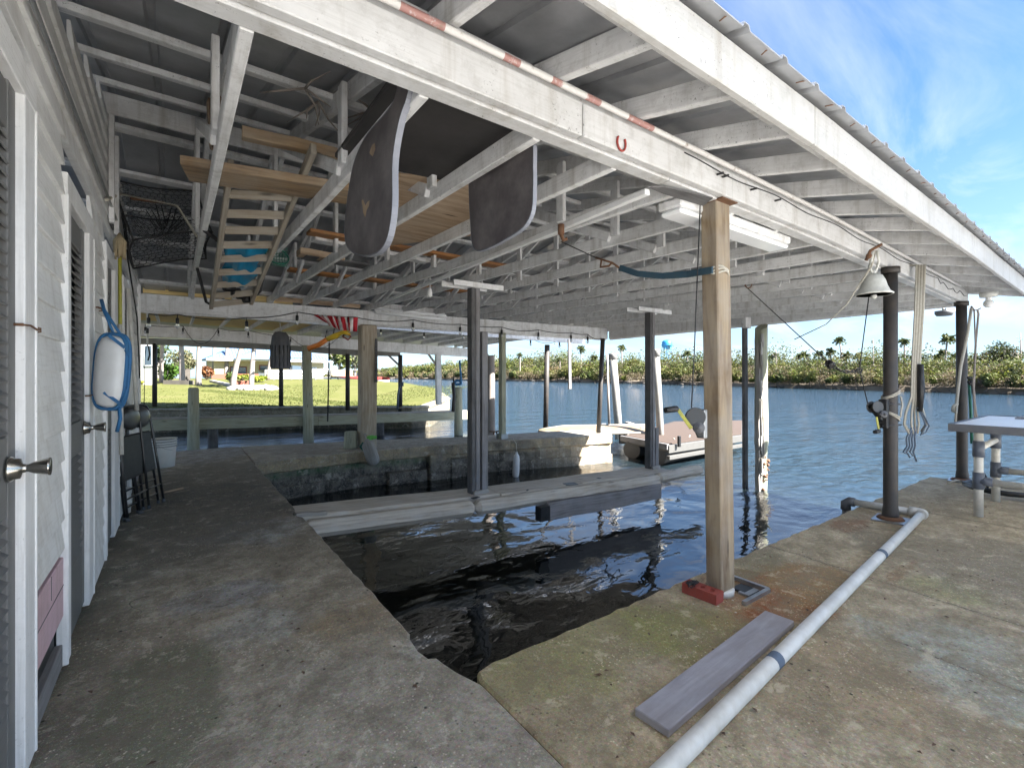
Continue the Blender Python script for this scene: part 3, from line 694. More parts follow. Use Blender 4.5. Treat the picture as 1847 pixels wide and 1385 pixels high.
def door(y0, y1, dy0, dy1, ztop, panels, knob=None, wide=.13):
    # casing
    c = bpart(lambda m: m.box((XW + .006, (y0 + dy0) / 2, ztop / 2 + .02), (.034, dy0 - y0, ztop)), 'door_casing', M['trim'])
    bpart(lambda m: m.box((XW + .006, (dy1 + y1) / 2, ztop / 2 + .02), (.034, y1 - dy1, ztop)), 'door_casing', M['trim'])
    bpart(lambda m: [m.box((XW + .0215, y0 + .008, ztop / 2 + .02), (.012, .014, ztop)), m.box((XW + .0215, y1 - .008, ztop / 2 + .02), (.012, .014, ztop))], 'casing_bead', M['trim'])
    bpart(lambda m: m.box((XW + .007, (y0 + y1) / 2, ztop + .06), (.036, y1 - y0, .1)), 'door_casing', M['trim'])
    d = bpart(lambda m: [m.box((XW - .012, dy0 + .04, ztop / 2 + .03), (.03, .078, ztop - .03)), m.box((XW - .012, dy1 - .04, ztop / 2 + .03), (.03, .078, ztop - .03))] +
              [m.box((XW - .0125, (dy0 + dy1) / 2, (a + b) / 2), (.028, dy1 - dy0 - .16, b - a)) for a, b in zip([.03] + [p[1] for p in panels], [p[0] for p in panels] + [ztop])], 'door', M['doorgrey'])
    bpart(lambda m: m.box((XW - .028, (dy0 + dy1) / 2, ztop / 2), (.006, dy1 - dy0, ztop)), 'door_back', M['black'], 0)
    for a, b in panels:
        bpart(lambda m: louvres(m, dy0 + .078, dy1 - .078, a, b, XW - .01), 'louvre_panel', M['doorgrey'], 0, d)
    if knob:
        ky, kz = knob; ax = Matrix.Rotation(R(90), 3, 'Y')
        bpart(lambda m: m.lathe([(.036, 0), (.036, .006), (.03, .012), (.0285, .024), (.013, .028), (.011, .040), (.017, .052), (.0255, .082), (.026, .086), (.0001, .086)], (XW + .005, ky, kz), 20, ax), 'door_knob', M['chrome'], 0, d)
    return d
door(1.0, 2.12, 1.1, 1.985, 2.05, [(.28, .82), (1.05, 1.92)], (1.90, .958))
door(2.66, 3.46, 2.755, 3.29, 1.96, [(.34, .84), (1.0, 1.84)], (3.25, .955))
door(4.02, 4.91, 4.13, 4.58, 2.0, [(.3, .84), (1.0, 1.86)])
door(5.31, 6.2, 5.46, 5.98, 2.0, [(.3, .84), (1.0, 1.86)])
# hook latches
def latch(y, z, l):
    def f(m):
        m.tube([(XW + .025, y, z), (XW + .036, y + l * .25, z + .002), (XW + .036, y + l * .7, z - .004), (XW + .03, y + l, z)], .0032, 6)
        m.tube([(XW + .015, y + l, z + .009), (XW + .034, y + l, z + .005), (XW + .034, y + l, z - .006), (XW + .015, y + l, z - .009)], .003, 6); m.tube([(XW + .01, y, z), (XW + .03, y, z)], .005, 6)
    bpart(f, 'hook_latch', M['rust'], 0)
latch(1.93, 1.37, .19); latch(3.25, 1.12, .2); latch(3.6, 1.62, .12)
# open vent slot and boards high on the wall
bpart(lambda m: [m.box((XW + .03, 4.28, 2.72), (.03, .05, .86)), m.box((XW + .03, 4.62, 2.66), (.03, .05, .74))], 'vent_frame', M['grey_paint'])
bpart(lambda m: m.box((XW + .016, 4.43, 2.70), (.012, .2, .8)), 'vent_opening', M['black'], 0)
bpart(lambda m: m.tube([(XW + .03, .9, 2.36), (XW + .03, 4.2, 2.40), (XW + .04, 7.4, 2.36)], .008, 6), 'wall_cable', M['steel'], 0)
bpart(lambda m: m.tube([(XW + .035, 5.3, 2.6), (XW + .035, 5.6, 2.3), (XW + .035, 6.9, 1.9), (XW + .04, 7.3, 1.2)], .007, 6), 'wall_cable', M['wire'], 0)
bpart(lambda m: [m.tube([(XW + .04, 5.34, .02), (XW + .04, 5.34, .24)], .034, 12), m.tube([(XW + .04, 5.34, .09), (XW + .04, 5.34, .15)], .042, 12)], 'drain_stub', M['pvc'], 0)

# ================================================================= CATWALK IN THE SLIP
CW = thing('catwalk', 'long weathered timber catwalk sagging across the boat slip to the water', 'catwalk', (.9, 4.4, 0))
def cpart(fn, name, mat, bevel=.008): return B1(fn, name, mat, CW, bevel)
cpart(lambda m: m.beam((.88, 4.62, -.04), (2.95, 4.50, -.115), .40, .07, seg=6, jit=.004), 'top_plank', M['catwalk'])
cpart(lambda m: m.beam((2.96, 4.49, -.118), (5.85, 4.34, -.17), .42, .07, seg=8, jit=.006), 'top_plank', M['catwalk'])
cpart(lambda m: m.beam((.90, 4.36, -.11), (2.55, 4.22, -.155), .17, .15, seg=6, jit=.004), 'side_log', M['catwalk'], .05)
cpart(lambda m: m.beam((2.556, 4.22, -.158), (5.4, 4.05, -.20), .17, .15, seg=8, jit=.006), 'side_log', M['catwalk'], .05)
cpart(lambda m: m.beam((5.38, 4.06, -.18), (6.35, 4.0, -.16), .15, .14, seg=4, jit=.006), 'side_log', M['catwalk'], .05)
cpart(lambda m: m.beam((3.4, 4.04, -.30), (5.35, 3.98, -.33), .06, .20, seg=5, jit=.008), 'hanging_board', M['greypost'])
cpart(lambda m: [m.box((3.33, 4.03, -.30), (.14, .10, .16))], 'hanger_strap', M['black'], .004)
cpart(lambda m: [m.box((x, y, -.006 - .037 * (x - .9) if x < 2.9 else -.080 - .018 * (x - 2.9)), (a, b, .006), rz) for x, y, a, b, rz in ((2.6, 4.27, .09, .05, .2), (3.95, 4.25, .16, .11, -.3), (3.3, 4.27, .05, .02, .6), (4.5, 4.3, .05, .05, .1))], 'rot_hole', M['black'], 0)
cpart(lambda m: m.beam((.86, 4.44, .004), (1.12, 4.42, -.01), .07, .03, seg=3, jit=.006), 'broken_slat', M['weathered'])
# two tarred support posts with cross boards under the trusses
def support_post(label, x, y, zb, top, h2, wcap, dx):
    t = thing('support_post', label, 'post', (x, y, zb), 'dark posts standing on the catwalk')
    B1(lambda m: m.beam((x - .05, y, zb), (x - .05, y, top), .05, .10, up=(0, 1, 0), seg=5, jit=.002), 'post_board', M['darkpost'], t, .003)
    B1(lambda m: m.beam((x, y - .002, zb), (x, y - .002, top - .002), .05, .115, up=(0, 1, 0), seg=5, jit=.002), 'post_board', M['greypost'], t, .003)
    B1(lambda m: m.beam((x + dx, y - .012, zb - .02), (x + dx, y - .012, h2), .075, .1, up=(0, 1, 0), seg=4, jit=.002), 'post_board', M['greypost'], t, .003)
    B1(lambda m: [m.beam((x - wcap, y - .08, top + .025), (x + wcap, y - .08, top + .025), .03, .06), m.beam((x - wcap * 1.2, y + .07, top + .022), (x + wcap * .6, y + .07, top + .022), .03, .055)], 'cap_board', M['white'], t, .003)
    B1(lambda m: m.box((x + .03, y - .07, zb + .02), (.2, .03, .05), .1), 'foot_cleat', M['weathered'], t, .003)
support_post('dark twin-board post standing mid catwalk with a white cross board on top', 2.72, 4.47, -.08, cz(2.7, 4.4) - .05, 1.72, .32, .09)
support_post('black post on the outer end of the catwalk beside the white piling', 5.72, 4.42, -.14, cz(5.7, 4.4) - .05, .46, .38, .075)

# ================================================================= CANAL SHELTER beyond the pier
CS = thing('canal_shelter', 'low boat shelter over the neighbouring canal with bare plywood ceiling', 'boat shelter', (4, 14, 0))
def kpart(fn, name, mat, bevel=.004): return B1(fn, name, mat, CS, bevel)
def fy(x): return 8.95 + .055 * (x + .4)
def fzb(x): return 2.19 - .006 * x
def k2z(x): return 2.15 - .033 * x * .95     # underside of the middle beam at y=14
_kp = [ZP(279, 735, .1), ZP(507, 735, .1), ZP(627, 740, .05), ZP(722, 742, 0)]
K3 = [(-4.5, 23.4, 2.42)] + [(q.x, q.y, z) for q, z in zip(_kp, (2.36, 2.16, 1.95, 1.92))]
kpart(lambda m: [m.beam((a, fy(a), fzb(a) + .09), (b, fy(b), fzb(b) + .09), .06, .18) for a, b in ((-4, -1), (-1, 2.3), (2.305, 6.0), (6.0, 9.3))], 'front_beam', M['grey_paint'])
kpart(lambda m: [m.beam((a, 14, k2z(a) + .15), (b, 14, k2z(b) + .15), .07, .30) for a, b in ((-4, -.5), (-.5, 2.9), (2.9, 5.6), (5.6, 8.2))], 'middle_beam', M['grey_paint'])
kpart(lambda m: [m.beam((a[0], a[1], a[2] + .12), (b[0], b[1], b[2] + .12), .07, .24) for a, b in zip(K3[:-1], K3[1:])], 'rear_beam', M['weathered'])
def kz(x, t):   # roof underside: t=0 front beam, 1 middle beam
    return (fzb(x) + .30) * (1 - t) + (k2z(x) + .40) * t
for i in range(20):
    x = -3.4 + .62 * i; xe = min(x, 8.0 + (x - 8.0) * .2)
    if x > 9.2: break
    kpart(lambda m: m.beam((x, fy(x) - .2, kz(x, 0) - .05), (xe, 14.1, kz(xe, 1) - .05), .04, .09, seg=3, jit=.004), 'rafter', M['white'])
def ksheet(m, lo=0, hi=7):
    n = 14
    for i in range(lo, hi):
        a = -4 + 13.4 * i / n; b = -4 + 13.4 * (i + 1) / n
        ae = min(a, 8.3); be = min(b, 8.3)
        m.face([(a, fy(a) - .35, kz(a, 0)), (ae, 14.3, kz(ae, 1)), (be, 14.3, kz(be, 1)), (b, fy(b) - .35, kz(b, 0))])
o = kpart(ksheet, 'plywood_deck', M['yellowply'], 0); md = o.modifiers.new('t', 'SOLIDIFY'); md.thickness = .02; md.offset = -1
o = kpart(lambda m: ksheet(m, 7, 14), 'painted_deck', M['grey_paint'], 0); md = o.modifiers.new('t', 'SOLIDIFY'); md.thickness = .02; md.offset = -1
def ksheet2(m):
    n = len(K3) - 1
    for i in range(n):
        a, b = K3[i], K3[i + 1]; xa = [-4, -.6, 3, 5.6][i]; xb = [-.6, 3, 5.6, 8.3][i]
        m.face([(xa, 14.3, kz(xa, 1) + .02), (a[0], a[1] + .4, a[2] + .27), (b[0], b[1] + .4, b[2] + .27), (xb, 14.3, kz(xb, 1) + .02)])
o = kpart(ksheet2, 'rear_roof_sheet', M['roofsheet'], 0); md = o.modifiers.new('t', 'SOLIDIFY'); md.thickness = .02; md.offset = -1
# its posts
kpart(lambda m: m.tube([(3.0, 13.75, WZ - .6), (3.0, 13.8, .2), (2.98, 13.9, k2z(3) + .02)], [.14, .13, .125], 14), 'post', M['greenpile'], 0)
kpart(lambda m: m.beam((7.05, 13.9, .3), (7.05, 13.95, k2z(7)), .18, .12, up=(0, 1, 0)), 'post', M['grey_paint'])
kpart(lambda m: m.tube([DP(984, 775, 12.6), DP(987, 622, 12.6)], .07, 12), 'post', M['pipe_dark'], 0)
for (px, py, zb, i) in ((279, 735, .1, 1), (507, 735, .1, 2), (627, 740, .05, 3), (722, 742, 0, 4)):
    p = ZP(px, py, zb)
    kpart(lambda m: m.tube([(p.x, p.y, zb), (p.x, p.y, K3[i][2] + .05)], .075, 12), 'post', M['pipe_dark'], 0)
kpart(lambda m: m.beam(V(K3[4][0] - .35, K3[4][1] + .25, K3[4][2] + .06), V(K3[4][0], K3[4][1], K3[4][2] - .35), .06, .06), 'knee_brace', M['weathered'])
kpart(lambda m: m.beam(V(6.72, 14, k2z(6.7) + .02), V(7.02, 13.94, k2z(7) - .38), .06, .06), 'knee_brace', M['weathered'])
# hanging short board under the roof end (beside the dark pole)
kpart(lambda m: m.beam(DP(1027, 612, 12.4), DP(1028, 702, 12.4), .10, .04, up=(0, 1, 0)), 'hanging_board', M['darkpost'])

# canal catwalk stringer with its piles
KC = thing('canal_stringer', 'pale green treated timber stringer running low across the canal', 'dock rail', (3, 14, 0))
B1(lambda m: [m.beam((a, 14.0, za), (b, 14.0, zb), .05, .26) for a, b, za, zb in ((-3, -.5, .08, .06), (-.5, 3.3, .06, -.04), (3.305, 8.3, -.04, -.13))], 'face_board', M['greenpile'], KC, .006)
B1(lambda m: [m.beam((a, 14.18, za), (b, 14.18, zb), .32, .04) for a, b, za, zb in ((-3, -.5, .23, .21), (-.5, 3.3, .21, .11), (3.305, 8.3, .11, .02))], 'deck_board', M['weathered'], KC, .006)
for x in (.8, 5.2): B1(lambda m: m.tube([(x, 14.25, WZ - .5), (x, 14.25, .0)], .12, 10), 'pile', M['darkpost'], KC)
def canal_pile(label, px, py, r, top, dep, mat='greenpile', taper=.9):
    p = DP(px, py, dep)
    m = MB(); zt = H + (HY - top) / F * dep
    m.tube([(p.x, p.y, WZ - .7), (p.x, p.y, WZ + .2), (p.x, p.y, zt - .12), (p.x, p.y, zt - .03), (p.x, p.y, zt)], [r * 1.05, r * 1.05, r * taper, r * taper, r * .72], 14)
    return single(m, 'piling', M[mat], label, 'piling', (p.x, p.y, WZ), 'mooring pilings')
canal_pile('short blunt-topped wooden piling standing in the canal before the lawn', 349, 790, .125, 699, 11.4)
canal_pile('wooden piling with a blue rope loop at the far end of the canal stringer', 827, 780, .13, 698, 14.6, 'greenpile')
canal_pile('tall split pale piling in the water behind the finger pier', 886, 780, .10, 641, 12.2, 'snag')
canal_pile('slim pale piling leaning behind the grey post boards', 877, 775, .07, 638, 12.4)
# far seawall + lawn
SWP = [(-16, 25.5), (-.79, 19.07), (3.9, 17.4), (6.7, 15.25), (7.6, 15.6), (11, 20.5), (14, 27), (15, 34)]
fs = thing('seawall', 'low grey concrete seawall edging the lawn across the canal', 'seawall', (3, 18, 0))
def offs(pts, d):
    out = []
    for k, p in enumerate(pts):
        a = pts[max(0, k - 1)]; b = pts[min(len(pts) - 1, k + 1)]; dx, dy = b[0] - a[0], b[1] - a[1]; L = math.hypot(dx, dy)
        out.append((p[0] - dy / L * d, p[1] + dx / L * d))
    return out
m = MB(); m.prism(SWP + offs(SWP, .55)[::-1], -1.4, .09); m.build('wall_face', M['seawall'], fs, .03)
m = MB(); m.prism(offs(SWP, -.04) + offs(SWP, .45)[::-1], .092, .16); m.build('cap', M['seawall'], fs, .015)
def lawnz(x, y): return .10 + .034 * max(0, min(y - 20.5 + .5 * max(0, x) * .6, 26))
m = MB(); q = offs(SWP, .5)
rows = 16
for k in range(len(q) - 1):
    a, b = q[k], q[k + 1]
    for r_ in range(rows):
        def P(p, t):
            tx = p[0] + (-6 if p[0] < 3 else -2 - .25 * p[0]) * t; ty = p[1] + (70 - p[1]) * t; return (tx, ty, lawnz(tx, ty))
        t0, t1 = (r_ / rows) ** 1.6, ((r_ + 1) / rows) ** 1.6
        m.face([P(a, t0), P(b, t0), P(b, t1), P(a, t1)])
struct(m, 'lawn', M['lawn'])

# ================================================================= PILINGS, FLOATING DOCK, SKIFF
M['pvcpile'] = m_plain('darkened_sleeve', (.30, .295, .28), .5, 0, .5, 4, dirt=(.17, .15, .11))  # white sleeve with its colour darkened so direct sun does not blow it out
def pvc_pile(label, base, top, r):
    m = MB(); b = Vector(base); t = Vector(top)
    o = thing('pvc_piling', label, 'piling', (b.x, b.y, WZ), 'white sleeved pilings by the floating dock')
    B1(lambda m: m.tube([b - (t - b) * .2, b + (t - b) * .5, t], [r, r * .97, r * .92], 16), 'sleeve', M['pvcpile'], o)
    d = (t - b).normalized()
    B1(lambda m: m.tube([t - d * .16, t - d * .02, t, t + d * .02], [r * 1.06, r * 1.06, r * 1.06, r * .7], 16), 'cap', M['pvcpile'], o)
    return o
b = ZP(1193, 818, WZ); d = dep_of(b.x, b.y); pvc_pile('white pipe piling in the water right of the black catwalk post', b, DP(1183, 631, d), .085)
b = ZP(1117, 792, WZ); d = dep_of(b.x, b.y); pvc_pile('leaning white pipe piling left of the black catwalk post', b, DP(1105, 638, d), .115)
m = MB(); p = ZP(1100, 790, WZ); d = dep_of(p.x, p.y); m.tube([p - V(0, 0, .4), DP(1095, 640, d)], .035, 8)
single(m, 'mooring_pole', M['snag'], 'thin grey pole beside the leaning white piling', 'pole', p)
# rotten piling
p = ZP(1369, 882, WZ); d = dep_of(p.x, p.y)
rp = thing('rotten_piling', 'rotten split wooden piling standing in the water by the end beam', 'piling', (p.x, p.y, WZ))
def rot(m):
    r0 = random.Random(3); n = 14; pts = []; vs = []
    for k in range(15):
        t = k / 14; z = -.9 + (2.02 + .9) * t
        for q in range(n):
            an = 2 * math.pi * q / n; rr = .105 * (1 - .12 * t) + r0.uniform(-.006, .006)
            if z < .0: rr *= .78 + .12 * math.sin(q * 3 + k)
            vs.append((p.x + .05 + math.cos(an) * rr, p.y - .01 + math.sin(an) * rr, z + (.06 * math.cos(an) if k == 14 else 0)))
    fs_ = [(k * n + q, k * n + (q + 1) % n, (k + 1) * n + (q + 1) % n, (k + 1) * n + q) for k in range(14) for q in range(n)]
    uv = [[(vs[a][2], (a % n) * .05) for a in f] for f in fs_]
    m.mesh(vs, fs_, uv, True); m.mesh(vs[-n:], [tuple(range(n))])
B1(rot, 'pile', M['greenpile'], rp)
def rotface(m):
    r0 = random.Random(8)
    for k in range(34):
        z = -.4 + 2.3 * r0.random(); x = p.x - .075 + r0.uniform(-.045, .04); y = p.y - .085 + r0.uniform(-.01, .02); l = r0.uniform(.12, .5)
        m.beam((x, y, z - l / 2), (x + r0.uniform(-.01, .01), y, min(z + l / 2, 1.9)), r0.uniform(.01, .03), r0.uniform(.015, .04), up=(0, 1, 0), taper=.5)
    m.beam((p.x - .085, p.y - .03, -.9), (p.x - .07, p.y - .03, 1.75), .09, .07, up=(0, 1, 0), seg=10, jit=.01, taper=.6)
B1(rotface, 'splintered_face', M['weathered'], rp)
B1(lambda m: [m.sphere((p.x + .02 + random.uniform(-.09, .09), p.y - .06 + random.uniform(-.05, .05), WZ + random.uniform(-.0, .55)), random.uniform(.015, .03), 6) for k in range(40)], 'barnacles', M['rust'], rp)
# skiff upside down on the pier end / floating dock
fd = thing('floating_dock', 'low floating dock with brown carpet deck and aluminium rim moored off the slip', 'dock', (12, 7, WZ))
def fdq(z, grow=0): return [(8.55 - grow, 7.0), (9.6, 5.35 - grow), (13.8 + grow, 6.3 - grow), (12.6, 8.6 + grow)]
fpts = [ZP(1120, 790, -.2), ZP(1205, 806, -.2), ZP(1342, 786, -.2), ZP(1342, 760, -.2), ZP(1215, 762, -.2)]
fpoly = [(q.x, q.y) for q in fpts]
m = MB(); m.prism(fpoly, -.30, -.17); m.build('deck_frame', M['alum'], fd, .01)
m = MB(); cx_ = sum(q[0] for q in fpoly) / 5; cy_ = sum(q[1] for q in fpoly) / 5
m.prism([(cx_ + (q[0] - cx_) * .95, cy_ + (q[1] - cy_) * .95) for q in fpoly], -.169, -.15); m.build('carpet', M['carpet'], fd, .004)
for sx in (.25, .8):
    m = MB(); a0 = Vector((*fpoly[0], -.42)).lerp(Vector((*fpoly[1], -.42)), sx); b0 = Vector((*fpoly[4], -.42)).lerp(Vector((*fpoly[2], -.42)), sx)
    m.tube([a0, a0.lerp(b0, .5), b0], .2, 12); m.build('pontoon', M['pontoon'], fd)
m = MB(); m.beam(Vector((*fpoly[1], -.25)), Vector((*fpoly[2], -.25)), .05, .16); m.beam(Vector((*fpoly[1], -.42)), Vector((*fpoly[2], -.42)), .08, .08); m.build('side_rail', M['alum'], fd, .006)
m = MB(); m.beam(Vector((*fpoly[0], -.20)), Vector((*fpoly[1], -.20)), .06, .12); m.build('side_rail', M['greypost'], fd, .006)
m = MB(); m.beam(ZP(1122, 800, -.5) , ZP(1122, 800, -.5) + V(0, 0, .5), .14, .1, up=(0, 1, 0)); m.build('leg', M['greypost'], fd, .006)
m = MB(); m.tube(catenary(ZP(1215, 790, -.12), ZP(1245, 785, -.12), .15, 8), .012, 5); m.build('dock_line', M['rope'], fd)
m = MB(); m.box(ZP(1225, 796, -.1), (.06, .05, .22)); m.build('cleat', M['black'], fd, .004)
# overturned skiff lying along the pier's outer end
sk = thing('skiff', 'overturned cream skiff lying behind the sunlit end of the finger pier', 'boat', (8.4, 8.4, 0))
def hull(m, lo, hi, rim=False):
    # bow left (px 975), stern right (px 1160)
    bow = DP(972, 775, 11.4); st = DP(1165, 772, 11.9); ax = st - bow; L = ax.length; ax.normalize(); sd = V(-ax.y, ax.x, 0).normalized()
    base = .0; vs = []; n = 9; K = 14
    for k in range(K + 1):
        t = k / K; wd = .62 * min(1, (t / .45) ** .65) if t > 0 else .02; hh = .23 * min(1, .35 + t / .35)
        for q in range(n):
            u = -1 + 2 * q / (n - 1); prof = (1 - abs(u) ** 2.6)
            vs.append(bow + ax * (L * t) + sd * (wd * u) + V(0, 0, -.04 + hh * prof * (.55) + (lo if abs(u) == 1 else 0)))
    m.mesh(vs, [(k * n + q, k * n + q + 1, (k + 1) * n + q + 1, (k + 1) * n + q) for k in range(K) for q in range(n - 1)], None, True)
    m.mesh(vs[-n:], [tuple(range(n))])
    return vs, n, K
sv = []
def hb(m):
    global sv; sv = hull(m, 0, 0)
B1(hb, 'hull', M['hull'], sk)
B1(lambda m: [m.tube([sv[0][k * sv[1] + e] for k in range(sv[2] + 1)], .03, 6) for e in (0, sv[1] - 1)], 'gunwale', M['hullrim'], sk)
B1(lambda m: m.tube([sv[0][k * sv[1] + 4] + V(0, 0, .008) for k in range(sv[2] + 1)], .014, 6), 'keel_strip', M['hullrim'], sk)
# timber rests under the skiff
m = MB(); m.beam((7.7, 7.3, -.03), (9.2, 8.6, -.06), .1, .08); m.beam((9.3, 7.4, -.06), (10.1, 8.6, -.06), .1, .08)
m.tube([(9.3, 7.5, -1.2), (9.3, 7.5, -.09)], .07, 8); m.tube([(8.5, 8.4, -1.2), (8.5, 8.4, -.09)], .07, 8); m.tube([(10, 8.5, -1.2), (10, 8.5, -.09)], .07, 8)
single(m, 'boat_rest', M['weathered'], 'timber rest carrying the overturned skiff beyond the pier', 'boat rest', (8.5, 8, WZ))

# ================================================================= THINGS IN AND AROUND THE SHELTER
def sheet_px(outline, depfn, ext, name, mat, parent, bevel=.0, ring=None):
    f = [DP(x, y, depfn(x, y)) for x, y in outline]; bk = [p + ext for p in f]; m = MB()
    c = sum(f, V(0, 0, 0)) / len(f); cb = c + ext
    for k in range(len(f)):
        j = (k + 1) % len(f)
        m.face([c, f[k], f[j]]); m.face([cb, bk[j], bk[k]]); m.face([f[j], f[k], bk[k], bk[j]])
    o = m.build(name, mat, parent, 0)
    if ring:
        m = MB(); sc = 1.004
        for k in range(len(f)):
            j = (k + 1) % len(f)
            a, b, d, e = f[k], f[j], bk[j], bk[k]; n = (b - a).cross(e - a).normalized() * .003
            if n.dot(a - c) < 0: n = -n
            a, b, d, e = a + n, b + n, d + n, e + n
            m.face([b, a, e, d]); m.face([a, b, b - n * 2, a - n * 2]); m.face([e, d, d - n * 2, e - n * 2])
        m.build('edge_band', ring, o)
    return o
def smooth_closed(pts, sub=4):
    n = len(pts); out = []
    for k in range(n):
        p0, p1, p2, p3 = pts[k - 1], pts[k], pts[(k + 1) % n], pts[(k + 2) % n]
        for s in range(sub):
            t = s / sub
            out.append(tuple(.5 * ((2 * p1[i]) + (-p0[i] + p2[i]) * t + (2 * p0[i] - 5 * p1[i] + 4 * p2[i] - p3[i]) * t * t + (-p0[i] + 3 * p1[i] - 3 * p2[i] + p3[i]) * t ** 3) for i in (0, 1)))
    return out
# --- draped foam mat
p = ZP(800, 250, 2.34)
FM = thing('foam_mat', 'dark foam float mat draped over two roof chords with both rounded ends hanging down', 'float mat', p)
ext = V(RT[0], RT[1], 0) * .045 + V(FW[0], FW[1], 0) * .02
left = [(728, 120), (718, 150), (712, 178), (694, 206), (662, 243), (640, 288), (629, 340), (622, 400), (624, 440), (640, 457), (662, 461), (684, 452), (699, 425), (707, 370), (708, 285), (720, 215), (733, 176), (738, 140)]
def atx(xc): return lambda px, py: xc / (FW[0] + (px - CXP) / F * RT[0])
sheet_px(smooth_closed(left), atx(.655), V(.024, 0, 0), 'hanging_flap', M['foamtop'], FM, ring=M['foamedge'])
right = [(850, 300), (905, 278), (956, 250), (961, 300), (961, 345), (959, 378), (949, 402), (930, 420), (895, 440), (866, 452), (854, 445), (849, 412)]
sheet_px(smooth_closed(right, 3), atx(1.222), V(.02, 0, 0), 'hanging_flap', M['foamtop'], FM, ring=M['foamedge'])
m = MB(); m.prism([(.655, 1.49), (1.25, 1.49), (1.25, 2.36), (.655, 2.44)], 2.318, 2.35); m.build('middle_span', M['foamdark'], FM, .008)
# scars on the left flap
for oc in ([(666, 276), (671, 262), (676, 258), (677, 270), (672, 283)], [(652, 362), (655, 360), (659, 371), (663, 364), (667, 361), (666, 371), (661, 380), (659, 393), (655, 384), (654, 372)]):
    f = atx(.6535)
    m = MB(); pts = [DP(x, y, f(x, y)) for x, y in oc]; m.face(pts[::-1]); m.build('scuff', M['lumber'], FM)
# --- boards stored on the chords
def stored(name, label, cat, pts, z, w, h, mat, group=None):
    a, b = ZP(*pts[0], z), ZP(*pts[1], z); m = MB(); m.beam(a, b, w, h, seg=5, jit=.004)
    return single(m, name, M[mat], label, cat, a, group, .004)
stored('stored_plank', 'wide split brown plank laid over the chords above the ladder', 'plank', ((333, 304), (640, 352)), 2.345, .24, .05, 'lumber', 'boards stored on the chords')
stored('stored_plank', 'narrow brown batten hung just under the ridge beside the mat', 'plank', ((436, 240), (660, 291)), 2.52, .06, .06, 'lumber', 'boards stored on the chords')
stored('stored_plank', 'orange board lying over the chords behind the left mat flap', 'plank', ((556, 418), (940, 486)), 2.44, .14, .03, 'orange', 'boards stored on the chords')
stored('stored_plank', 'dull orange board nearest the back girder on the chords', 'plank', ((520, 486), (840, 527)), 2.44, .16, .03, 'orange', 'boards stored on the chords')
stored('stored_plank', 'pale painted board lying below the orange board on the chords', 'plank', ((565, 430), (770, 472)), 2.42, .10, .04, 'white', 'boards stored on the chords')
stored('stored_plank', 'short pale offcut on the chords left of the big mat flap', 'plank', ((538, 455), (618, 467)), 2.40, .16, .06, 'ply', 'boards stored on the chords')
stored('stored_plank', 'black painted board under the pale offcut on the chords', 'plank', ((548, 463), (660, 480)), 2.375, .2, .02, 'darkpost', 'boards stored on the chords')
q = [ZP(*a, 2.338) for a in ((700, 314), (895, 333), (900, 420), (690, 445))]
m = MB(); m.prism([(a.x, a.y) for a in q][::-1] if (q[1] - q[0]).cross(q[2] - q[0]).z < 0 else [(a.x, a.y) for a in q], 2.338, 2.352)
single(m, 'plywood_sheet', M['ply'], 'bare plywood sheet lying on the chords behind the draped mat', 'plywood', q[0], None, .002)
# speckled pole under the trusses with rusty hook
a, b = ZP(1168, 346, 2.145), ZP(690, 546, 2.2)
sp_ = thing('track_pole', 'long speckled white steel track slung under the trusses', 'pole', a)
m = MB(); m.beam(a, b, .035, .03, seg=6, jit=.002); m.build('track', M['trim'], sp_, .003)
m = MB(); hk = ZP(1012, 408, 2.13); m.tube([hk, hk - V(0, 0, .05), hk + V(.012, -.008, -.085), hk + V(.03, -.02, -.075)], .012, 8); m.tube([hk + V(0, 0, .01), hk - V(0, 0, .05)], .02, 8); m.build('hook', M['rust'], sp_)
# --- ladder
A, B_, C, D_ = DP(409, 350, 2.92), DP(381, 553, 4.5), DP(530, 356, 2.92), DP(453, 545, 4.5)
A2, C2 = A + (A - B_) * .16, C + (C - D_) * .26
LD = thing('ladder', 'old wooden ladder slung on ropes below the trusses', 'ladder', A)
for s, e in ((A2, B_), (C2, D_)):
    m = MB(); m.beam(s, e, .032, .06, seg=4, jit=.002); m.build('rail', M['rung'], LD, .004)
for k in range(9):
    t = [0.0, .12, .235, .35, .47, .60, .735, .865, .975][k]
    m = MB(); m.beam(A.lerp(B_, t), C.lerp(D_, t), .024, .055, up=(0, -.35, 1)); m.build('rung', M['rung'], LD, .003)
m = MB(); m.tube([V(.17, 5.2, 2.22), DP(372, 545, 4.5), B_ + V(0, 0, .02)], .014, 6); m.build('hanging_rope', M['wire'], LD)
m = MB(); m.tube([V(.70, 5.0, 2.22), DP(470, 525, 4.45), D_ + V(0, 0, .02)], .012, 6); m.build('hanging_rope', M['wire'], LD)
m = MB(); m.tube([V(.17, 3.9, 2.24), DP(398, 438, 3.7), A.lerp(B_, .52)], .016, 6); m.build('hanging_rope', M['wire'], LD)
m = MB(); cb = (A.lerp(B_, .60) + C.lerp(D_, .60)) / 2
ml = (B_ - A).normalized(); mr = (C - A).normalized(); mu = mr.cross(ml).normalized(); mu = mu if mu.z > 0 else -mu
N_ = 14
def bag(i, j, sg):
    x = -1 + 2 * i / N_; y = -1 + 2 * j / N_; h_ = (max(0, 1 - x ** 4) * max(0, 1 - y ** 4)) ** .5
    return cb + mr * x * (.155 + .018 * math.sin(y * 5)) + ml * y * (.40 + .03 * math.sin(x * 4 + 1)) + mu * (.045 + sg * .042 * h_ + .012 * math.sin(x * 7 + y * 3) + .010 * math.sin(y * 9 - x * 4))
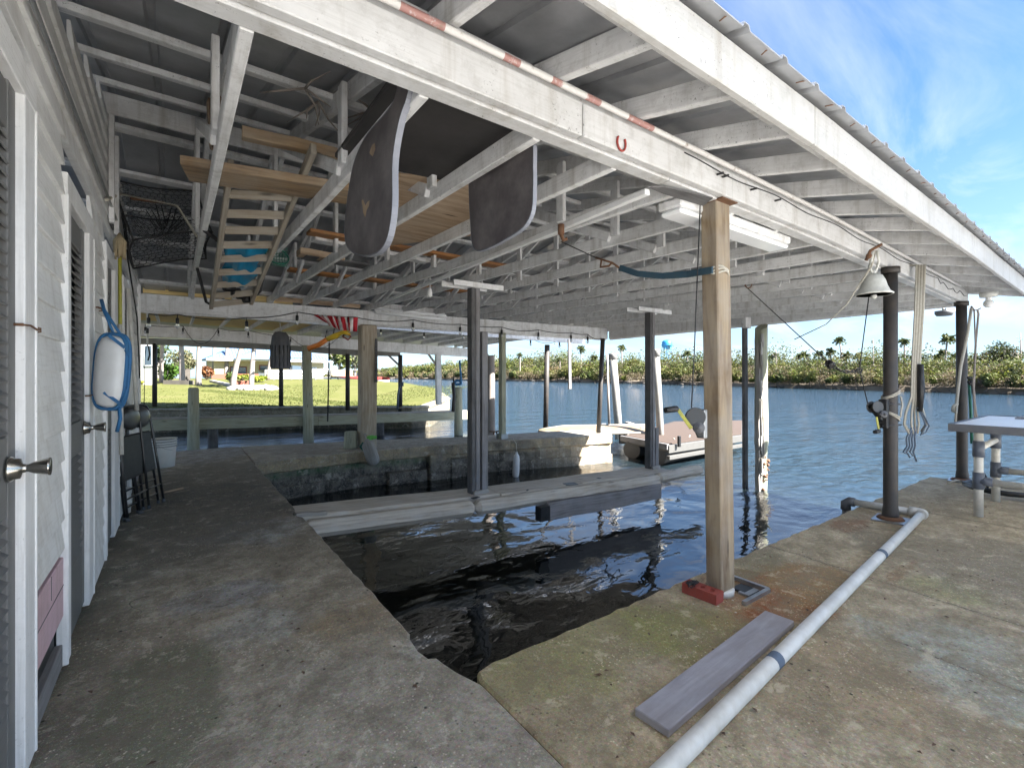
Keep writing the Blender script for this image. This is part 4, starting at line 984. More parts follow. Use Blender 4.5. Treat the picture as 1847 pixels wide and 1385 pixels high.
for sg in (-1, 1):
    for i in range(N_):
        for j in range(N_):
            q_ = [bag(i, j, sg), bag(i + 1, j, sg), bag(i + 1, j + 1, sg), bag(i, j + 1, sg)]; m.face(q_ if sg > 0 else q_[::-1], smooth=True)
single(m, 'dry_bag', M['bluebag'], 'crumpled blue bag lying on the ladder rungs', 'bag', cb)
m = MB(); 
for k in range(4): m.tube([A.lerp(B_, .80 + .045 * k) + (C - A) * (.2 + .16 * k) + mu * .04, A.lerp(B_, .84 + .04 * k) + (C - A) * (.42 + .14 * k) + mu * .07], .035, 8)
single(m, 'loose_gear', M['black'], 'black bits of gear heaped at the far end of the ladder', 'gear', A.lerp(B_, .85))
m = MB(); c0 = DP(500, 462, 3.85); m.tube([c0 + V(math.cos(t) * .085, .1 * math.sin(t), .085 * math.sin(t)) for t in [k * math.pi / 8 for k in range(17)]], .006, 5)
for k in range(-3, 4):
    m.tube([c0 + V(k * .024, 0, -.08), c0 + V(k * .02, .03, -.02), c0 + V(k * .024, 0, .08)], .0025, 4); m.tube([c0 + V(-.08, 0, k * .024), c0 + V(0, .03, k * .024), c0 + V(.08, 0, k * .024)], .0025, 4)
m.tube([c0 + V(0, 0, .085), c0 + V(.05, .1, .22)], .008, 6)
single(m, 'landing_net', M['darkgreen'], 'small round green hand net tucked beside the ladder', 'net', c0)
# --- rudder board
ru = thing('rudder_board', 'dark varnished wooden rudder board hanging from the roof near the wall', 'rudder', DP(390, 220, 2.35))
o = sheet_px(smooth_closed([(376, 181), (383, 179), (390, 190), (392, 204), (404, 217), (411, 222), (411, 237), (394, 249), (391, 261), (382, 266), (379, 228)], 3), lambda x, y: 2.36 - (x - 376) * .004, V(-RT[0], -RT[1], 0) * .02 + V(FW[0], FW[1], 0) * .02, 'blade', M['brown'], ru, ring=M['lumber'])
m = MB(); m.tube([DP(396, 215, 2.3), DP(397, 200, 2.3), DP(397, 176, 2.3), DP(392, 170, 2.34)], .006, 6); m.build('hook', M['rust'], ru)
# --- crab trap
def trap():
    c = V(-.07, 5.35, 2.60); T = thing('crab_trap', 'black chicken-wire crab trap hanging in the roof corner by the wall', 'crab trap', c)
    rm = Matrix.Rotation(R(-13), 3, 'Y') @ Matrix.Rotation(R(-18), 3, 'X') @ Matrix.Rotation(R(8), 3, 'Z'); hx, hy, hz = .30, .24, .27
    r = random.Random(2)
    def wob(p): return c + rm @ Vector((p[0] + .02 * math.sin(p[1] * 9 + p[2] * 5), p[1] + .03 * math.sin(p[0] * 8 + p[2] * 4), p[2] * (1 - .25 * (p[0] + hx) / .6) + .02 * math.sin(p[0] * 7)))
    m = MB()
    def hexes(fn, W, Hh, s=.030):
        seen = set(); h = s * math.sqrt(3) / 2; rr = int(Hh / (1.5 * s)) + 1; cc = int(W / (2 * h)) + 1
        for i in range(rr):
            for j in range(cc):
                cx = -W / 2 + (j + .5 * (i % 2)) * 2 * h; cy = -Hh / 2 + i * 1.5 * s
                vs = [(cx + s * math.sin(math.pi / 3 * k), cy + s * math.cos(math.pi / 3 * k)) for k in range(6)]
                for k in range(3):
                    a, b = vs[k], vs[(k + 1) % 6]
                    if max(abs(a[0]), abs(b[0])) > W / 2 + .01 or max(abs(a[1]), abs(b[1])) > Hh / 2 + .01: continue
                    m.tube([wob(fn(*a)), wob(fn(*b))], .0020, 3, cap=False)
    hexes(lambda a, b: (a, -hy, b), 2 * hx, 2 * hz); hexes(lambda a, b: (a, hy, b), 2 * hx, 2 * hz)
    hexes(lambda a, b: (-hx, a, b), 2 * hy, 2 * hz); hexes(lambda a, b: (hx, a, b), 2 * hy, 2 * hz)
    hexes(lambda a, b: (a, b, -hz), 2 * hx, 2 * hy); hexes(lambda a, b: (a, b, hz), 2 * hx, 2 * hy)
    hexes(lambda a, b: (a * .8, b * .8, -.05 + .09 * math.sin(a * 14)), 2 * hx, 2 * hy)
    m.build('wire_mesh', M['wire'], T, weld=False)
    m = MB(); P_ = lambda *a: wob(a)
    for a, b in (((-hx, -hy, -hz), (hx, -hy, -hz)), ((-hx, -hy, hz), (hx, -hy, hz)), ((-hx, hy, hz), (hx, hy, hz)), ((-hx, hy, -hz), (hx, hy, -hz)), ((-hx, -hy, -hz), (-hx, -hy, hz)), ((hx, -hy, -hz), (hx, -hy, hz)), ((-hx, hy, -hz), (-hx, hy, hz)), ((hx, hy, -hz), (hx, hy, hz)), ((-hx, -hy, hz), (-hx, hy, hz)), ((hx, -hy, hz), (hx, hy, hz)), ((-hx, -hy, -hz), (-hx, hy, -hz)), ((hx, -hy, -hz), (hx, hy, -hz))):
        m.tube([P_(*[a[i] + (b[i] - a[i]) * k / 5 for i in range(3)]) for k in range(6)], .008, 5)
    m.build('frame', M['wire'], T)
    m = MB()
    for s in (-1, 1):
        for k in range(7):
            an = k * math.pi / 3.5; m.tube([P_(s * .02 + .13 * math.cos(an), -hy, -.06 + .13 * math.sin(an)), P_(s * .02 + .05 * math.cos(an), 0, -.04 + .05 * math.sin(an))], .0045, 4)
    m.build('funnel', M['wire'], T)
    m = MB(); m.tube([P_(-.22, -hy - .01, .10), P_(.02, -hy - .01, .09)], .012, 8); m.build('bait_bar', M['rust'], T)
    m = MB(); m.tube([V(XW + .03, 3.95, 2.35), P_(-.28, -hy - .03, .12), P_(.1, -hy - .035, .04), V(.17, 4.85, 2.40)], .011, 6); m.build('hanging_rope', M['rope'], T)
trap()
# --- mop, poles on the wall
a, b = DP(216, 436, 3.35), DP(217, 640, 3.3)
mp = thing('mop', 'upturned yellow-handled mop leaning on the wall between two doors', 'mop', b)
m = MB(); m.tube([a, a.lerp(b, .97)], .011, 8); m.build('handle', M['yellowgreen'], mp)
m = MB(); m.tube([DP(216, 585, 3.3), DP(217, 640, 3.3), DP(219, 820, 3.25)], .014, 8); m.build('handle_grip', M['pvc'], mp)
m = MB(); r = random.Random(4)
for k in range(90):
    an = r.uniform(0, 6.28); q = a + V(0, 0, .06); e = a + V(math.cos(an) * .030, math.sin(an) * .030, -r.uniform(.05, .13)); m.tube([q, a + V(math.cos(an) * .034, math.sin(an) * .034, .0), e], .0055, 4)
m.build('mop_head', M['broom'], mp)
a, b = DP(231, 520, 3.9), DP(246, 725, 4.1)
m = MB(); m.tube([a, b, DP(247, 740, 4.12)], .016, 8); single(m, 'handle_pole', M['pvc'], 'plain white pole leaning on the wall behind the fender cushion', 'pole', b)
# --- fender cushion on hook
c = DP(200, 670, 2.5); fc = thing('fender_cushion', 'white oblong dock bumper with blue trim hung by a strap on the wall', 'dock bumper', c)
tl = Matrix.Rotation(R(3.5), 3, 'Y') @ Matrix.Rotation(R(-22), 3, 'Z')
def pill(m, w, d, h, n=24, e=4.0):
    rows = 16; vs = []
    for i in range(rows + 1):
        t = -1 + 2 * i / rows; s = max(0.0, 1 - abs(t) ** e) ** (1 / 2.2)
        for q in range(n):
            an = 2 * math.pi * q / n; cx = math.copysign(abs(math.cos(an)) ** .8, math.cos(an)); cy = math.copysign(abs(math.sin(an)) ** .8, math.sin(an))
            vs.append(c + tl @ Vector((cx * w * s, cy * d * s, t * h)))
    m.mesh(vs, [(i * n + q, i * n + (q + 1) % n, (i + 1) * n + (q + 1) % n, (i + 1) * n + q) for i in range(rows) for q in range(n)], None, True)
m = MB(); pill(m, .070, .05, .2); m.build('cushion', M['whiteplastic'], fc)
def loop3(w, h, y, n=40, e=3.4): return [c + tl @ Vector((math.copysign(abs(math.cos(t)) ** (2 / e), math.cos(t)) * w, y, math.copysign(abs(math.sin(t)) ** (2 / e), math.sin(t)) * h)) for t in [2 * math.pi * k / n for k in range(n + 1)]]
m = MB(); m.tube(loop3(.0715, .2, -.008), .0085, 8, cap=False); m.tube(loop3(.072, .202, .022), .010, 8, cap=False); m.build('trim_band', M['blue'], fc)
m = MB()
for t0 in (.15, -.15): m.beam(c + tl @ Vector((-.0, -.046, t0 + .04)), c + tl @ Vector((.07, -.03, t0 - .02)), .016, .006, up=(0, 1, 0)); 
m.tube([c + tl @ Vector((.07, -.02, .12)), c + tl @ Vector((.083, .0, .08)), c + tl @ Vector((.083, 0, -.08)), c + tl @ Vector((.07, -.02, -.17))], .008, 6)
m.tube([c + tl @ Vector((.05, .0, -.18)), c + tl @ Vector((.06, .0, -.25)), c + tl @ Vector((.045, .01, -.32))], .010, 6); m.build('strap', M['blue'], fc)
m = MB(); m.tube([c + tl @ Vector((-.0, 0, .20)), DP(187, 560, 2.55), DP(182, 541, 2.6)], .007, 6); m.tube([c + tl @ Vector((.03, 0, .20)), DP(189, 560, 2.55), DP(184, 541, 2.6)], .007, 6); m.build('hanging_strap', M['blue'], fc)
# --- folding chairs
def folding_chair(origin, label, first=None):
    if first is not None:
        o = first.copy(); COL.objects.link(o)
        for ch in first.children:
            k = ch.copy(); COL.objects.link(k); k.parent = o
        o.location = origin; o['label'] = label; return o
    T = thing('folding_chair', label, 'folding chair', (0, 0, 0), 'black folding chairs against the wall')
    m = MB(); m.tube([(-.20, 0, .012), (-.20, 0, .45), (-.195, 0, .80), (-.185, 0, .90), (-.15, 0, .95), (-.08, 0, .962), (.08, 0, .962), (.15, 0, .95), (.185, 0, .90), (.195, 0, .80), (.20, 0, .45), (.20, 0, .012)], .0115, 8); m.build('front_frame', M['blackmetal'], T)
    m = MB(); m.tube([(-.17, .032, .012), (-.17, .03, .5), (-.165, .026, .66)], .0105, 8); m.tube([(.17, .032, .012), (.17, .03, .5), (.165, .026, .66)], .0105, 8)
    for z in (.10, .24): m.tube([(-.17, .032, z), (.17, .032, z)], .0075, 6)
    m.build('rear_frame', M['blackmetal'], T)
    m = MB(); m.tube([(-.2, 0, .18), (.2, 0, .18)], .0075, 6); m.build('stretcher', M['blackmetal'], T)
    m = MB(); m.sphere((0, -.012, .855), 1, 16, (.178, .022, .105)); m.build('backrest', M['blackmetal'], T)
    m = MB(); m.box((0, .016, .52), (.34, .03, .38)); m.build('seat', M['black'], T, .012)
    m = MB(); m.tube([(-.2, -.012, .012), (-.2, -.012, .0)], .015, 8); 
    for x, y in ((-.2, 0), (.2, 0), (-.17, .032), (.17, .032)): m.tube([(x, y, 0), (x, y, .03)], .0145, 8)
    m.build('rubber_foot', M['rubber'], T)
    T.location = origin; return T
FC1 = folding_chair((-.255, 5.28, 0), 'nearer black metal folding chair leaning folded on the clapboard wall')
FC1.rotation_euler = (R(-5), 0, R(71))
FC2 = folding_chair((-.165, 5.50, 0), 'outer black folding chair with its seat bars showing beside the bucket', FC1)
FC2.rotation_euler = (R(-8), 0, R(66))
# --- bucket
c = ZP(295, 842, 0); BK = thing('bucket', 'white plastic bucket with grey rim rings standing at the corner of the walkway', 'bucket', c)
hB = .385
m = MB(); m.lathe([(.115, .002), (.125, .004), (.142, hB * .70), (.145, hB * .72), (.145, hB * .99), (.138, hB * .985), (.130, hB * .5), (.118, .02), (.0, .02)], c, 28); m.build('bucket_body', M['whiteplastic'], BK)
m = MB()
for z in (.72, .80, .88): m.lathe([(.1455, hB * z), (.153, hB * z + .002), (.154, hB * z + .012), (.1455, hB * z + .015)], c, 28)
m.lathe([(.144, hB * .97), (.154, hB * .975), (.155, hB), (.14, hB + .002)], c, 28); m.build('rim_rings', M['pvcgrey'] if False else M['steel'], BK)
m = MB(); m.tube([c + V(math.cos(t) * .155, math.sin(t) * .155, hB * .86 - .10 * max(0, math.sin(t * 1.0 + 2.2))) for t in [2.4 + k * .2 for k in range(16)]], .003, 5); m.build('bail_handle', M['steel'], BK)
# --- stick, plank, pipe, brick on the concrete
m = MB(); m.tube([ZP(296, 888, .012), ZP(330, 880, .01)], .011, 7); single(m, 'stick', M['ply'], 'short pale stick lying on the walkway by the folding chairs', 'stick', ZP(310, 884, 0))
a = (ZP(1384, 1104, .03) + ZP(1428, 1117, .03)) / 2; b = (ZP(1229, 1212, .03) + ZP(1330, 1212, .03)) / 2; d = (b - a).normalized()
m = MB(); m.beam(a - V(0, 0, .012), a + d * 1.1 - V(0, 0, .012), .135, .03, seg=3, jit=.001); single(m, 'loose_plank', M['plank'], 'grey painted plank lying flat on the dock beside the pipe', 'plank', a, None, .003)
pp = thing('drain_pipe', 'long white plastic pipe lying along the dock with an elbow over the water', 'pipe', ZP(1500, 1090, 0))
a = ZP(1660, 930, .036); b = ZP(1392, 1197, .036); e = a + (b - a) * 1.35
m = MB(); m.tube([a, a.lerp(e, .3) + V(.004, .0, 0), a.lerp(e, .6), e], .031, 16); m.build('pipe', M['pvc'], pp)
for t in (.315, .735):
    q = a.lerp(e, t); d = (e - a).normalized(); m = MB(); m.tube([q - d * .03, q + d * .03], .0322, 16, cap=False); m.tube([q - d * .003, q + d * .003], .0332, 16, cap=False); m.build('blue_band', M['ropeblue'], pp)
c1 = ZP(1664, 926, .036); c2 = ZP(1537, 905, .036); d = (c2 - c1).normalized()
m = MB(); m.tube([c1 + (e - a).normalized() * .07, c1 + (e - a).normalized() * .01, c1 + d * .03, c1 + d * .09], .043, 14); m.build('elbow', M['pvc'], pp)
m = MB(); m.tube([c1, c2], .030, 14); m.build('pipe', M['pvc'], pp)
c3 = c2 + d * .05; m = MB(); m.tube([c2 - d * .02, c2 + d * .02, c3 - V(0, 0, .02), c3 - V(0, 0, .08)], .042, 14); m.tube([c3 - V(0, 0, .06), c3 - V(0, 0, .35)], .030, 12); m.build('elbow', M['rubber'], pp)
# brick with three holes
BR = thing('brick', 'red three-hole brick propped against the foot of the timber post', 'brick', (2.27, 1.33, 0))
def brick(m):
    a = ZP(1230, 1068, 0); b_ = ZP(1292, 1092, 0); d = (b_ - a).normalized(); s = V(-d.y, d.x, 0); L, W, Hh = (b_ - a).length, .08, .055; n = 12
    hs = [(L * .22, W / 2), (L * .5, W / 2), (L * .78, W / 2)]; r = .015
    def P(u, v, z): return a + d * u + s * v + V(0, 0, z)
    edges = [0, L * .36, L * .64, L]
    for k, (hu, hv) in enumerate(hs):
        u0, u1 = edges[k], edges[k + 1]; ring = []; outer = []
        for q in range(n):
            an = 2 * math.pi * q / n; ca, sa = math.cos(an), math.sin(an); ring.append((hu + r * ca, hv + r * sa))
            t = min(((u1 - hu) / ca if ca > 1e-6 else (u0 - hu) / ca if ca < -1e-6 else 9), ((W - hv) / sa if sa > 1e-6 else -hv / sa if sa < -1e-6 else 9)); outer.append((hu + t * ca, hv + t * sa))
        corners = [(u1, W), (u0, W), (u0, 0), (u1, 0)]
        for q in range(n):
            j = (q + 1) % n; m.face([P(*ring[q], Hh), P(*outer[q], Hh), P(*outer[j], Hh), P(*ring[j], Hh)])
            if abs(outer[q][0] - outer[j][0]) > 1e-6 and abs(outer[q][1] - outer[j][1]) > 1e-6:
                cc = min(corners, key=lambda c_: (c_[0] - outer[q][0]) ** 2 + (c_[1] - outer[q][1]) ** 2 + (c_[0] - outer[j][0]) ** 2 + (c_[1] - outer[j][1]) ** 2)
                m.face([P(*outer[q], Hh), P(*cc, Hh), P(*outer[j], Hh)])
            m.face([P(*ring[q], Hh), P(*ring[j], Hh), P(*ring[j], .004), P(*ring[q], .004)])
        m.face([P(*p_, .004) for p_ in ring])
    for (u, v), (u2, v2) in (((0, 0), (L, 0)), ((L, 0), (L, W)), ((L, W), (0, W)), ((0, W), (0, 0))): m.face([P(u, v, 0), P(u2, v2, 0), P(u2, v2, Hh), P(u, v, Hh)])
B1(brick, 'brick_body', M['brick'], BR)
m = MB(); r = random.Random(9); pts = []
o_ = (ZP(1230, 1068, 0) + ZP(1292, 1092, 0)) / 2 + V(0, .05, .065)
for k in range(30): pts.append(o_ + V(r.uniform(-.055, .055), r.uniform(-.025, .025), r.uniform(-.008, .02)))
m.tube([V(q.x, q.y, max(.06, min(.1, q.z))) for q in pts], .0028, 4); single(m, 'wire_tangle', M['wire'], 'small tangle of dark wire lying on the red brick', 'wire', pts[0])
# --- winches
M['winchgrey'] = m_plain('winch_zinc', (.075, .08, .085), .55, .4, .5, 40)
def winch(t, c, side, arm, grip, face, body):
    """c drum centre, side = axis"""
    ax = Vector(side).normalized(); rm = ax.to_track_quat('Z', 'Y').to_matrix()
    for s in (-.032, .032):
        m = MB(); m.lathe([(.0, -.0025), (.047, -.0025), (.05, 0), (.047, .0025), (0, .0025)], c + ax * s, 22, rm, smooth=False); m.build('side_plate', M['winchgrey'], t)
    m = MB(); m.lathe([(.031, -.03), (.034, 0), (.031, .03)], c, 18, rm); m.build('cable_drum', M['wire'], t)
    m = MB(); q = Vector(body); m.beam(c + (q - c) * .3, q, .055, .06, up=ax, seg=2, taper=.6); m.build('frame', M['winchgrey'], t, .006)
    m = MB(); m.lathe([(.0, -.012), (.03, -.012), (.03, .012), (0, .012)], c.lerp(q, .55) + ax * .045, 16, rm); m.lathe([(.0, -.01), (.012, -.01), (.012, .014), (0, .014)], c.lerp(q, .55) + ax * .06, 12, rm); m.build('gear', M['rubber'], t)
    m = MB(); m.beam(arm[0], arm[1], .018, .007, up=ax); m.build('crank_arm', M['yellowgreen'], t, .002)
    m = MB(); m.tube([grip[0], Vector(grip[0]).lerp(Vector(grip[1]), .1), grip[1]], [.013, .0165, .0155], 10); m.build('crank_grip', M['black'], t)
dA = 2.50; wa = thing('hand_winch', 'hand crank winch with black grip bolted to the timber post', 'winch', DP(1254, 762, dA), 'hand crank winches on the posts')
winch(wa, DP(1254, 752, dA), (-.8, -.6, .1), (DP(1247, 773, dA - .07), DP(1221, 736, dA - .07)), (DP(1222, 737, dA - .07), DP(1200, 740, dA - .1)), None, DP(1263, 787, dA + .02))
m = MB(); m.beam(DP(1266, 738, 2.54), DP(1266, 790, 2.54), .05, .03, up=(1, 0, 0)); m.build('bracket', M['steel'], wa, .004)
m = MB(); m.tube([DP(1247, 736, 2.49), DP(1252, 640, 2.52), DP(1263, 365, 2.55)], .0035, 5); single(m, 'winch_cable', M['wire'], 'thin cable rising from the winch on the timber post to the girder', 'cable', DP(1247, 736, 2.49), 'winch cables')
dB = 3.93; wb = thing('hand_winch', 'small winch with yellow crank hanging on the dark pipe post', 'winch', DP(1582, 740, dB), 'hand crank winches on the posts')
winch(wb, DP(1578, 734, dB), (-.5, -.85, .1), (DP(1581, 752, dB - .06), DP(1585, 775, dB - .06)), (DP(1586, 777, dB - .05), DP(1578, 779, dB - .12)), None, DP(1590, 758, dB))
m = MB(); m.beam(DP(1594, 720, dB), DP(1594, 772, dB), .06, .06, up=(1, 0, 0)); m.tube([DP(1590, 728, dB - .02), DP(1626, 729, dB + .02)], .008, 6); m.tube([DP(1590, 768, dB - .02), DP(1626, 766, dB + .02)], .008, 6); m.build('bracket', M['black'], wb, .004)
m = MB()
for z0, tl_ in ((1.06, .03), (1.075, .035), (.90, -.03), (.885, -.04)):
    m.tube([V(4.94 + .060 * math.cos(t), 1.345 + .060 * math.sin(t), z0 + tl_ * math.cos(t + .8)) for t in [k * math.pi / 10 for k in range(21)]], .0065, 6)
m.tube([V(4.99, 1.29, 1.05), V(5.0, 1.28, .98), V(4.985, 1.285, .93), V(4.95, 1.28, .88)], .0065, 6); single(m, 'lashing_rope', M['rope'], 'pale rope lashed twice round the dark pipe post at the winch', 'rope', (4.94, 1.345, .97))
# cable + sinker + chain
a = DP(1343, 515, 4.9); s = DP(1497, 657, 3.75); ch = DP(1512, 663, 3.74); rg = DP(1550, 668, 3.72)
hc = thing('hoist_cable', 'slack hoist cable with a dark weight and chain hanging below the bell', 'cable', s)
m = MB(); m.tube([a, s], .0045, 5); m.build('cable', M['wire'], hc)
m = MB(); m.lathe([(.022, -.03), (.03, -.025), (.03, .025), (.022, .03)], s, 12, (a - s).normalized().to_track_quat('Z', 'Y').to_matrix()); m.build('weight', M['black'], hc)
def chain(m, pts, l=.03, r=.0045):
    run = 0
    for p0, p1 in zip(pts[:-1], pts[1:]):
        d = (p1 - p0); n = max(1, int(d.length / (l * .75)))
        for k in range(n):
            c_ = p0 + d * ((k + .5) / n); u = d.normalized(); v = u.cross(V(0, 0, 1)).normalized()
            if k % 2: v = u.cross(v)
            m.tube([c_ + u * (l / 2 * math.cos(t)) * 1.1 + v * (l * .3 * math.sin(t)) for t in [q * math.pi / 5 for q in range(11)]], r, 5, cap=False)
m = MB(); chain(m, [s, DP(1515, 668, 3.74), DP(1530, 671, 3.73), rg], .034, .0055); m.build('chain', M['black'], hc)
m = MB(); m.tube([rg + V(.0, .0, .0) + V(math.cos(t) * .02 * RT[0], math.cos(t) * .02 * RT[1], math.sin(t) * .02) for t in [k * math.pi / 6 for k in range(13)]], .006, 6); m.build('ring', M['black'], hc)
m = MB(); m.tube([DP(1567, 536, 3.78), rg + V(0, 0, .01), DP(1565, 727, dB - .03)], .0042, 5); single(m, 'winch_cable', M['wire'], 'thin cable running from the bell past the chain ring to the pipe post winch', 'cable', rg, 'winch cables')
m = MB(); a = DP(1350, 520, 4.85); m.tube([a + V(math.cos(t) * .035 * RT[0], math.cos(t) * .035 * RT[1], .05 + math.sin(t) * .05) for t in [k * math.pi / 7 for k in range(15)]], .006, 6); single(m, 'pulley_ring', M['rust'], 'rusty ring under the chords where the slack cable starts', 'ring', a)
# blue strap between chord and post
bs = thing('ratchet_strap', 'dark blue webbing strap stretched from the trusses to the timber post', 'strap', DP(1200, 495, 2.8))
m = MB(); q = [DP(1012, 436, 3.3), DP(1075, 465, 3.15)]; m.tube(q, .004, 5); m.build('cable', M['wire'], bs)
m = MB(); cs = [DP(1118, 483, 3.0), DP(1150, 494, 2.9), DP(1195, 498, 2.78), DP(1240, 495, 2.66), DP(1285, 487, 2.52)]
for k in range(4): m.beam(cs[k], cs[k + 1], .012, .036, up=(0, 0, 1))
m.build('webbing', M['teal'], bs)
m = MB(); m.tube([DP(1075, 465, 3.15), DP(1085, 468, 3.1), DP(1083, 482, 3.1), DP(1098, 480, 3.05), DP(1104, 474, 3.05), DP(1118, 484, 3.0)], .008, 6); m.tube([DP(1085, 468, 3.1), DP(1104, 474, 3.05)], .007, 6); m.build('hook', M['rust'], bs)
m = MB()
for k in range(3): m.tube([V(2.452 + .076 * math.cos(t), 1.452 + .058 * math.sin(t), 1.79 + .012 * k + .01 * math.sin(t * 3 + k)) for t in [q * math.pi / 8 for q in range(17)]], .006, 6)
m.build('loop', M['rope'], bs)
# --- bell
c = DP(1576, 532, 3.72); BL = thing('bell', 'weathered grey hand bell hung on rope under the girder beside the pipe post', 'bell', c)
sc = 3.72 / F
m = MB(); m.lathe([(28.5 * sc, 0), (29 * sc, 2 * sc), (24 * sc, 6 * sc), (20 * sc, 15 * sc), (17 * sc, 26 * sc), (13 * sc, 34 * sc), (6 * sc, 38 * sc), (0, 38.5 * sc)], c, 24); m.lathe([(26.5 * sc, .0), (19 * sc, 14 * sc), (15.5 * sc, 26 * sc), (0, 34 * sc)], c, 24); m.build('bell_body', M['bell'], BL)
m = MB(); m.sphere(c - V(0, 0, .012), .022, 10); m.tube([c, c + V(0, 0, .12)], .005, 6); m.build('clapper', M['bell'], BL)
tp = c + V(0, 0, 38 * sc); gk = V(4.28, 1.33, gz(4.28) + .1)
g1 = DP(1579, 452, 3.62)
m = MB()
for dx in (-.035, .03): m.tube([tp + V(RT[0], RT[1], 0) * dx * .3, tp + V(RT[0] * dx, RT[1] * dx, .06), g1 + V(RT[0] * dx * .9, RT[1] * dx * .9, -.08), g1 + V(RT[0] * dx * .4, RT[1] * dx * .4, .0)], .010, 7)
m.tube([tp, tp + V(0, 0, .03)], .016, 8); m.build('yoke', M['bell'], BL)
m = MB(); m.tube([g1, DP(1571, 480, 3.65), DP(1555, 505, 3.68), DP(1528, 548, 3.72), DP(1490, 585, 3.9), DP(1433, 612, 4.2)], .0045, 5); m.tube([g1 + V(0, 0, -.02), DP(1572, 482, 3.62), DP(1552, 512, 3.66)], .004, 5); m.build('pull_cord', M['rope'], BL)
m = MB(); m.tube([DP(1562, 470, 3.6), DP(1570, 452, 3.56), DP(1590, 441, 3.56)], .012, 6); m.sphere(DP(1567, 462, 3.58), .022, 8); m.build('hook', M['rust'], BL)
# --- big rope bundle over the girder
c = DP(1661, 500, 4.28); RB = thing('rope_bundle', 'thick bundle of pale dock rope looped over the girder and hanging to knee height', 'rope', c)
r = random.Random(12)
ml = V(RT[0], RT[1], 0)
def rp_(offs_, yb, bulge, mat, nm, n=1):
    m = MB()
    for o in offs_:
        top = DP(1661 + o, 478, 4.26); m.tube([top + V(0, .09, .01), top, DP(1658 + o, 560, 4.24), DP(1652 + o * .9, 660, 4.22), DP(1650 + o * .8, 715, 4.22), DP(1650 + o * bulge, 745, 4.22), DP(1651 + o * bulge * 1.25, 765, 4.22), DP(1651 + o * bulge * .7, yb, 4.22)], .0085, 6)
    return m
m = rp_([-7.5, -2.6, 2.4, 7.4], 782, 2.2, None, ''); m.build('strand', M['rope'], RB)
m = rp_([-5.2, -.2, 5], 778, 3.0, None, ''); m.build('inner_strand', M['ropedark'], RB)
m = MB()
for o, e in ((-9, 818), (-4, 825), (1, 822), (6, 832)): m.tube([DP(1650 + o * .5, 770, 4.22), DP(1644 + o, 790, 4.22), DP(1645 + o, 805, 4.22), DP(1640 + o * 1.2, 815, 4.22), DP(1646 + o * 1.2, e, 4.22)], .0075, 6)
m.build('rope_tail', M['ropeblue'], RB)
m = MB(); m.tube([DP(1660, 657, 4.2), DP(1661, 700, 4.2), DP(1659, 742, 4.2)], [.022, .03, .02], 10); m.build('dark_sleeve', M['black'], RB)
m = MB(); m.tube([DP(1657, 735, 4.2), DP(1668, 752, 4.2), DP(1676, 768, 4.2), DP(1670, 780, 4.2), DP(1660, 784, 4.2)], .006, 6); m.tube([DP(1655, 735, 4.2), DP(1664, 752, 4.2), DP(1670, 768, 4.2), DP(1662, 782, 4.2)], .006, 6); m.build('loop', M['ropeblue'], RB)
# --- lines on the corner post
c = DP(1754, 600, 5.3)
m = MB(); m.tube([DP(1752, 553, 5.25), DP(1757, 560, 5.2), DP(1763, 559, 5.2), DP(1765, 566, 5.2), DP(1760, 620, 5.2), DP(1756, 700, 5.2), DP(1759, 735, 5.2), DP(1762, 757, 5.2)], .010, 6); m.tube([DP(1757, 558, 5.2), DP(1760, 640, 5.2), DP(1755, 690, 5.2), DP(1758, 756, 5.2)], .007, 6); m.tube([DP(1763, 559, 5.2), DP(1769, 556, 5.2)], .006, 6)
single(m, 'hanging_line', M['snag'], 'grey line looped on a nail right of the corner pipe post', 'line', c)
m = MB(); m.tube([DP(1752, 556, 5.1), DP(1746, 600, 5.05), DP(1733, 660, 5.0), DP(1726, 720, 5.0), DP(1724, 745, 5.0), DP(1718, 741, 5.0), DP(1720, 732, 5.0), DP(1727, 728, 5.0)], .014, 7); m.tube([DP(1726, 720, 5.0), DP(1723, 765, 5.0)], .010, 6)
single(m, 'corner_rope', M['rope'], 'old pale rope running slantwise down the corner pipe post', 'rope', c)
m = MB(); m.tube([DP(1748, 690, 5.3), DP(1751, 740, 5.3), DP(1753, 800, 5.3)], .014, 8); single(m, 'green_hose', M['darkgreen'], 'dark green hose hanging behind the corner pipe post', 'hose', c)
m = MB(); r = random.Random(4)
for k in range(14): q = DP(1748 + r.uniform(-3, 4), 680 + r.uniform(0, 16), 5.25); m.sphere(q, r.uniform(.01, .02), 6)
single(m, 'net_clump', M['wire'], 'dark knotted clump hanging at mid height on the corner post', 'net', DP(1748, 690, 5.25))
# hose coil on the dock
c = ZP(1812, 886, .02)
m = MB(); pts = []
for k in range(60):
    t = k * .42; pts.append(c + V(math.cos(t) * (.33 + .015 * (k % 7)), math.sin(t) * (.26 + .012 * (k % 5)), .012 + .0006 * k + .02 * max(0, math.sin(t * .5))))
m.tube(pts, .013, 7); m.tube([DP(1775, 855, 4.7), DP(1785, 870, 4.75), c + V(-.2, .1, .04)], .011, 6); single(m, 'coiled_hose', M['black'], 'black hose lying coiled on the dock behind the cleaning table', 'hose', c)
m = MB(); m.tube([ZP(1709, 871, .02), ZP(1725, 866, .03), ZP(1745, 868, .02), ZP(1765, 876, .02)], .012, 6); single(m, 'dock_rope', M['rope'], 'short rope end lying round the foot of the corner post', 'rope', ZP(1725, 868, .0))
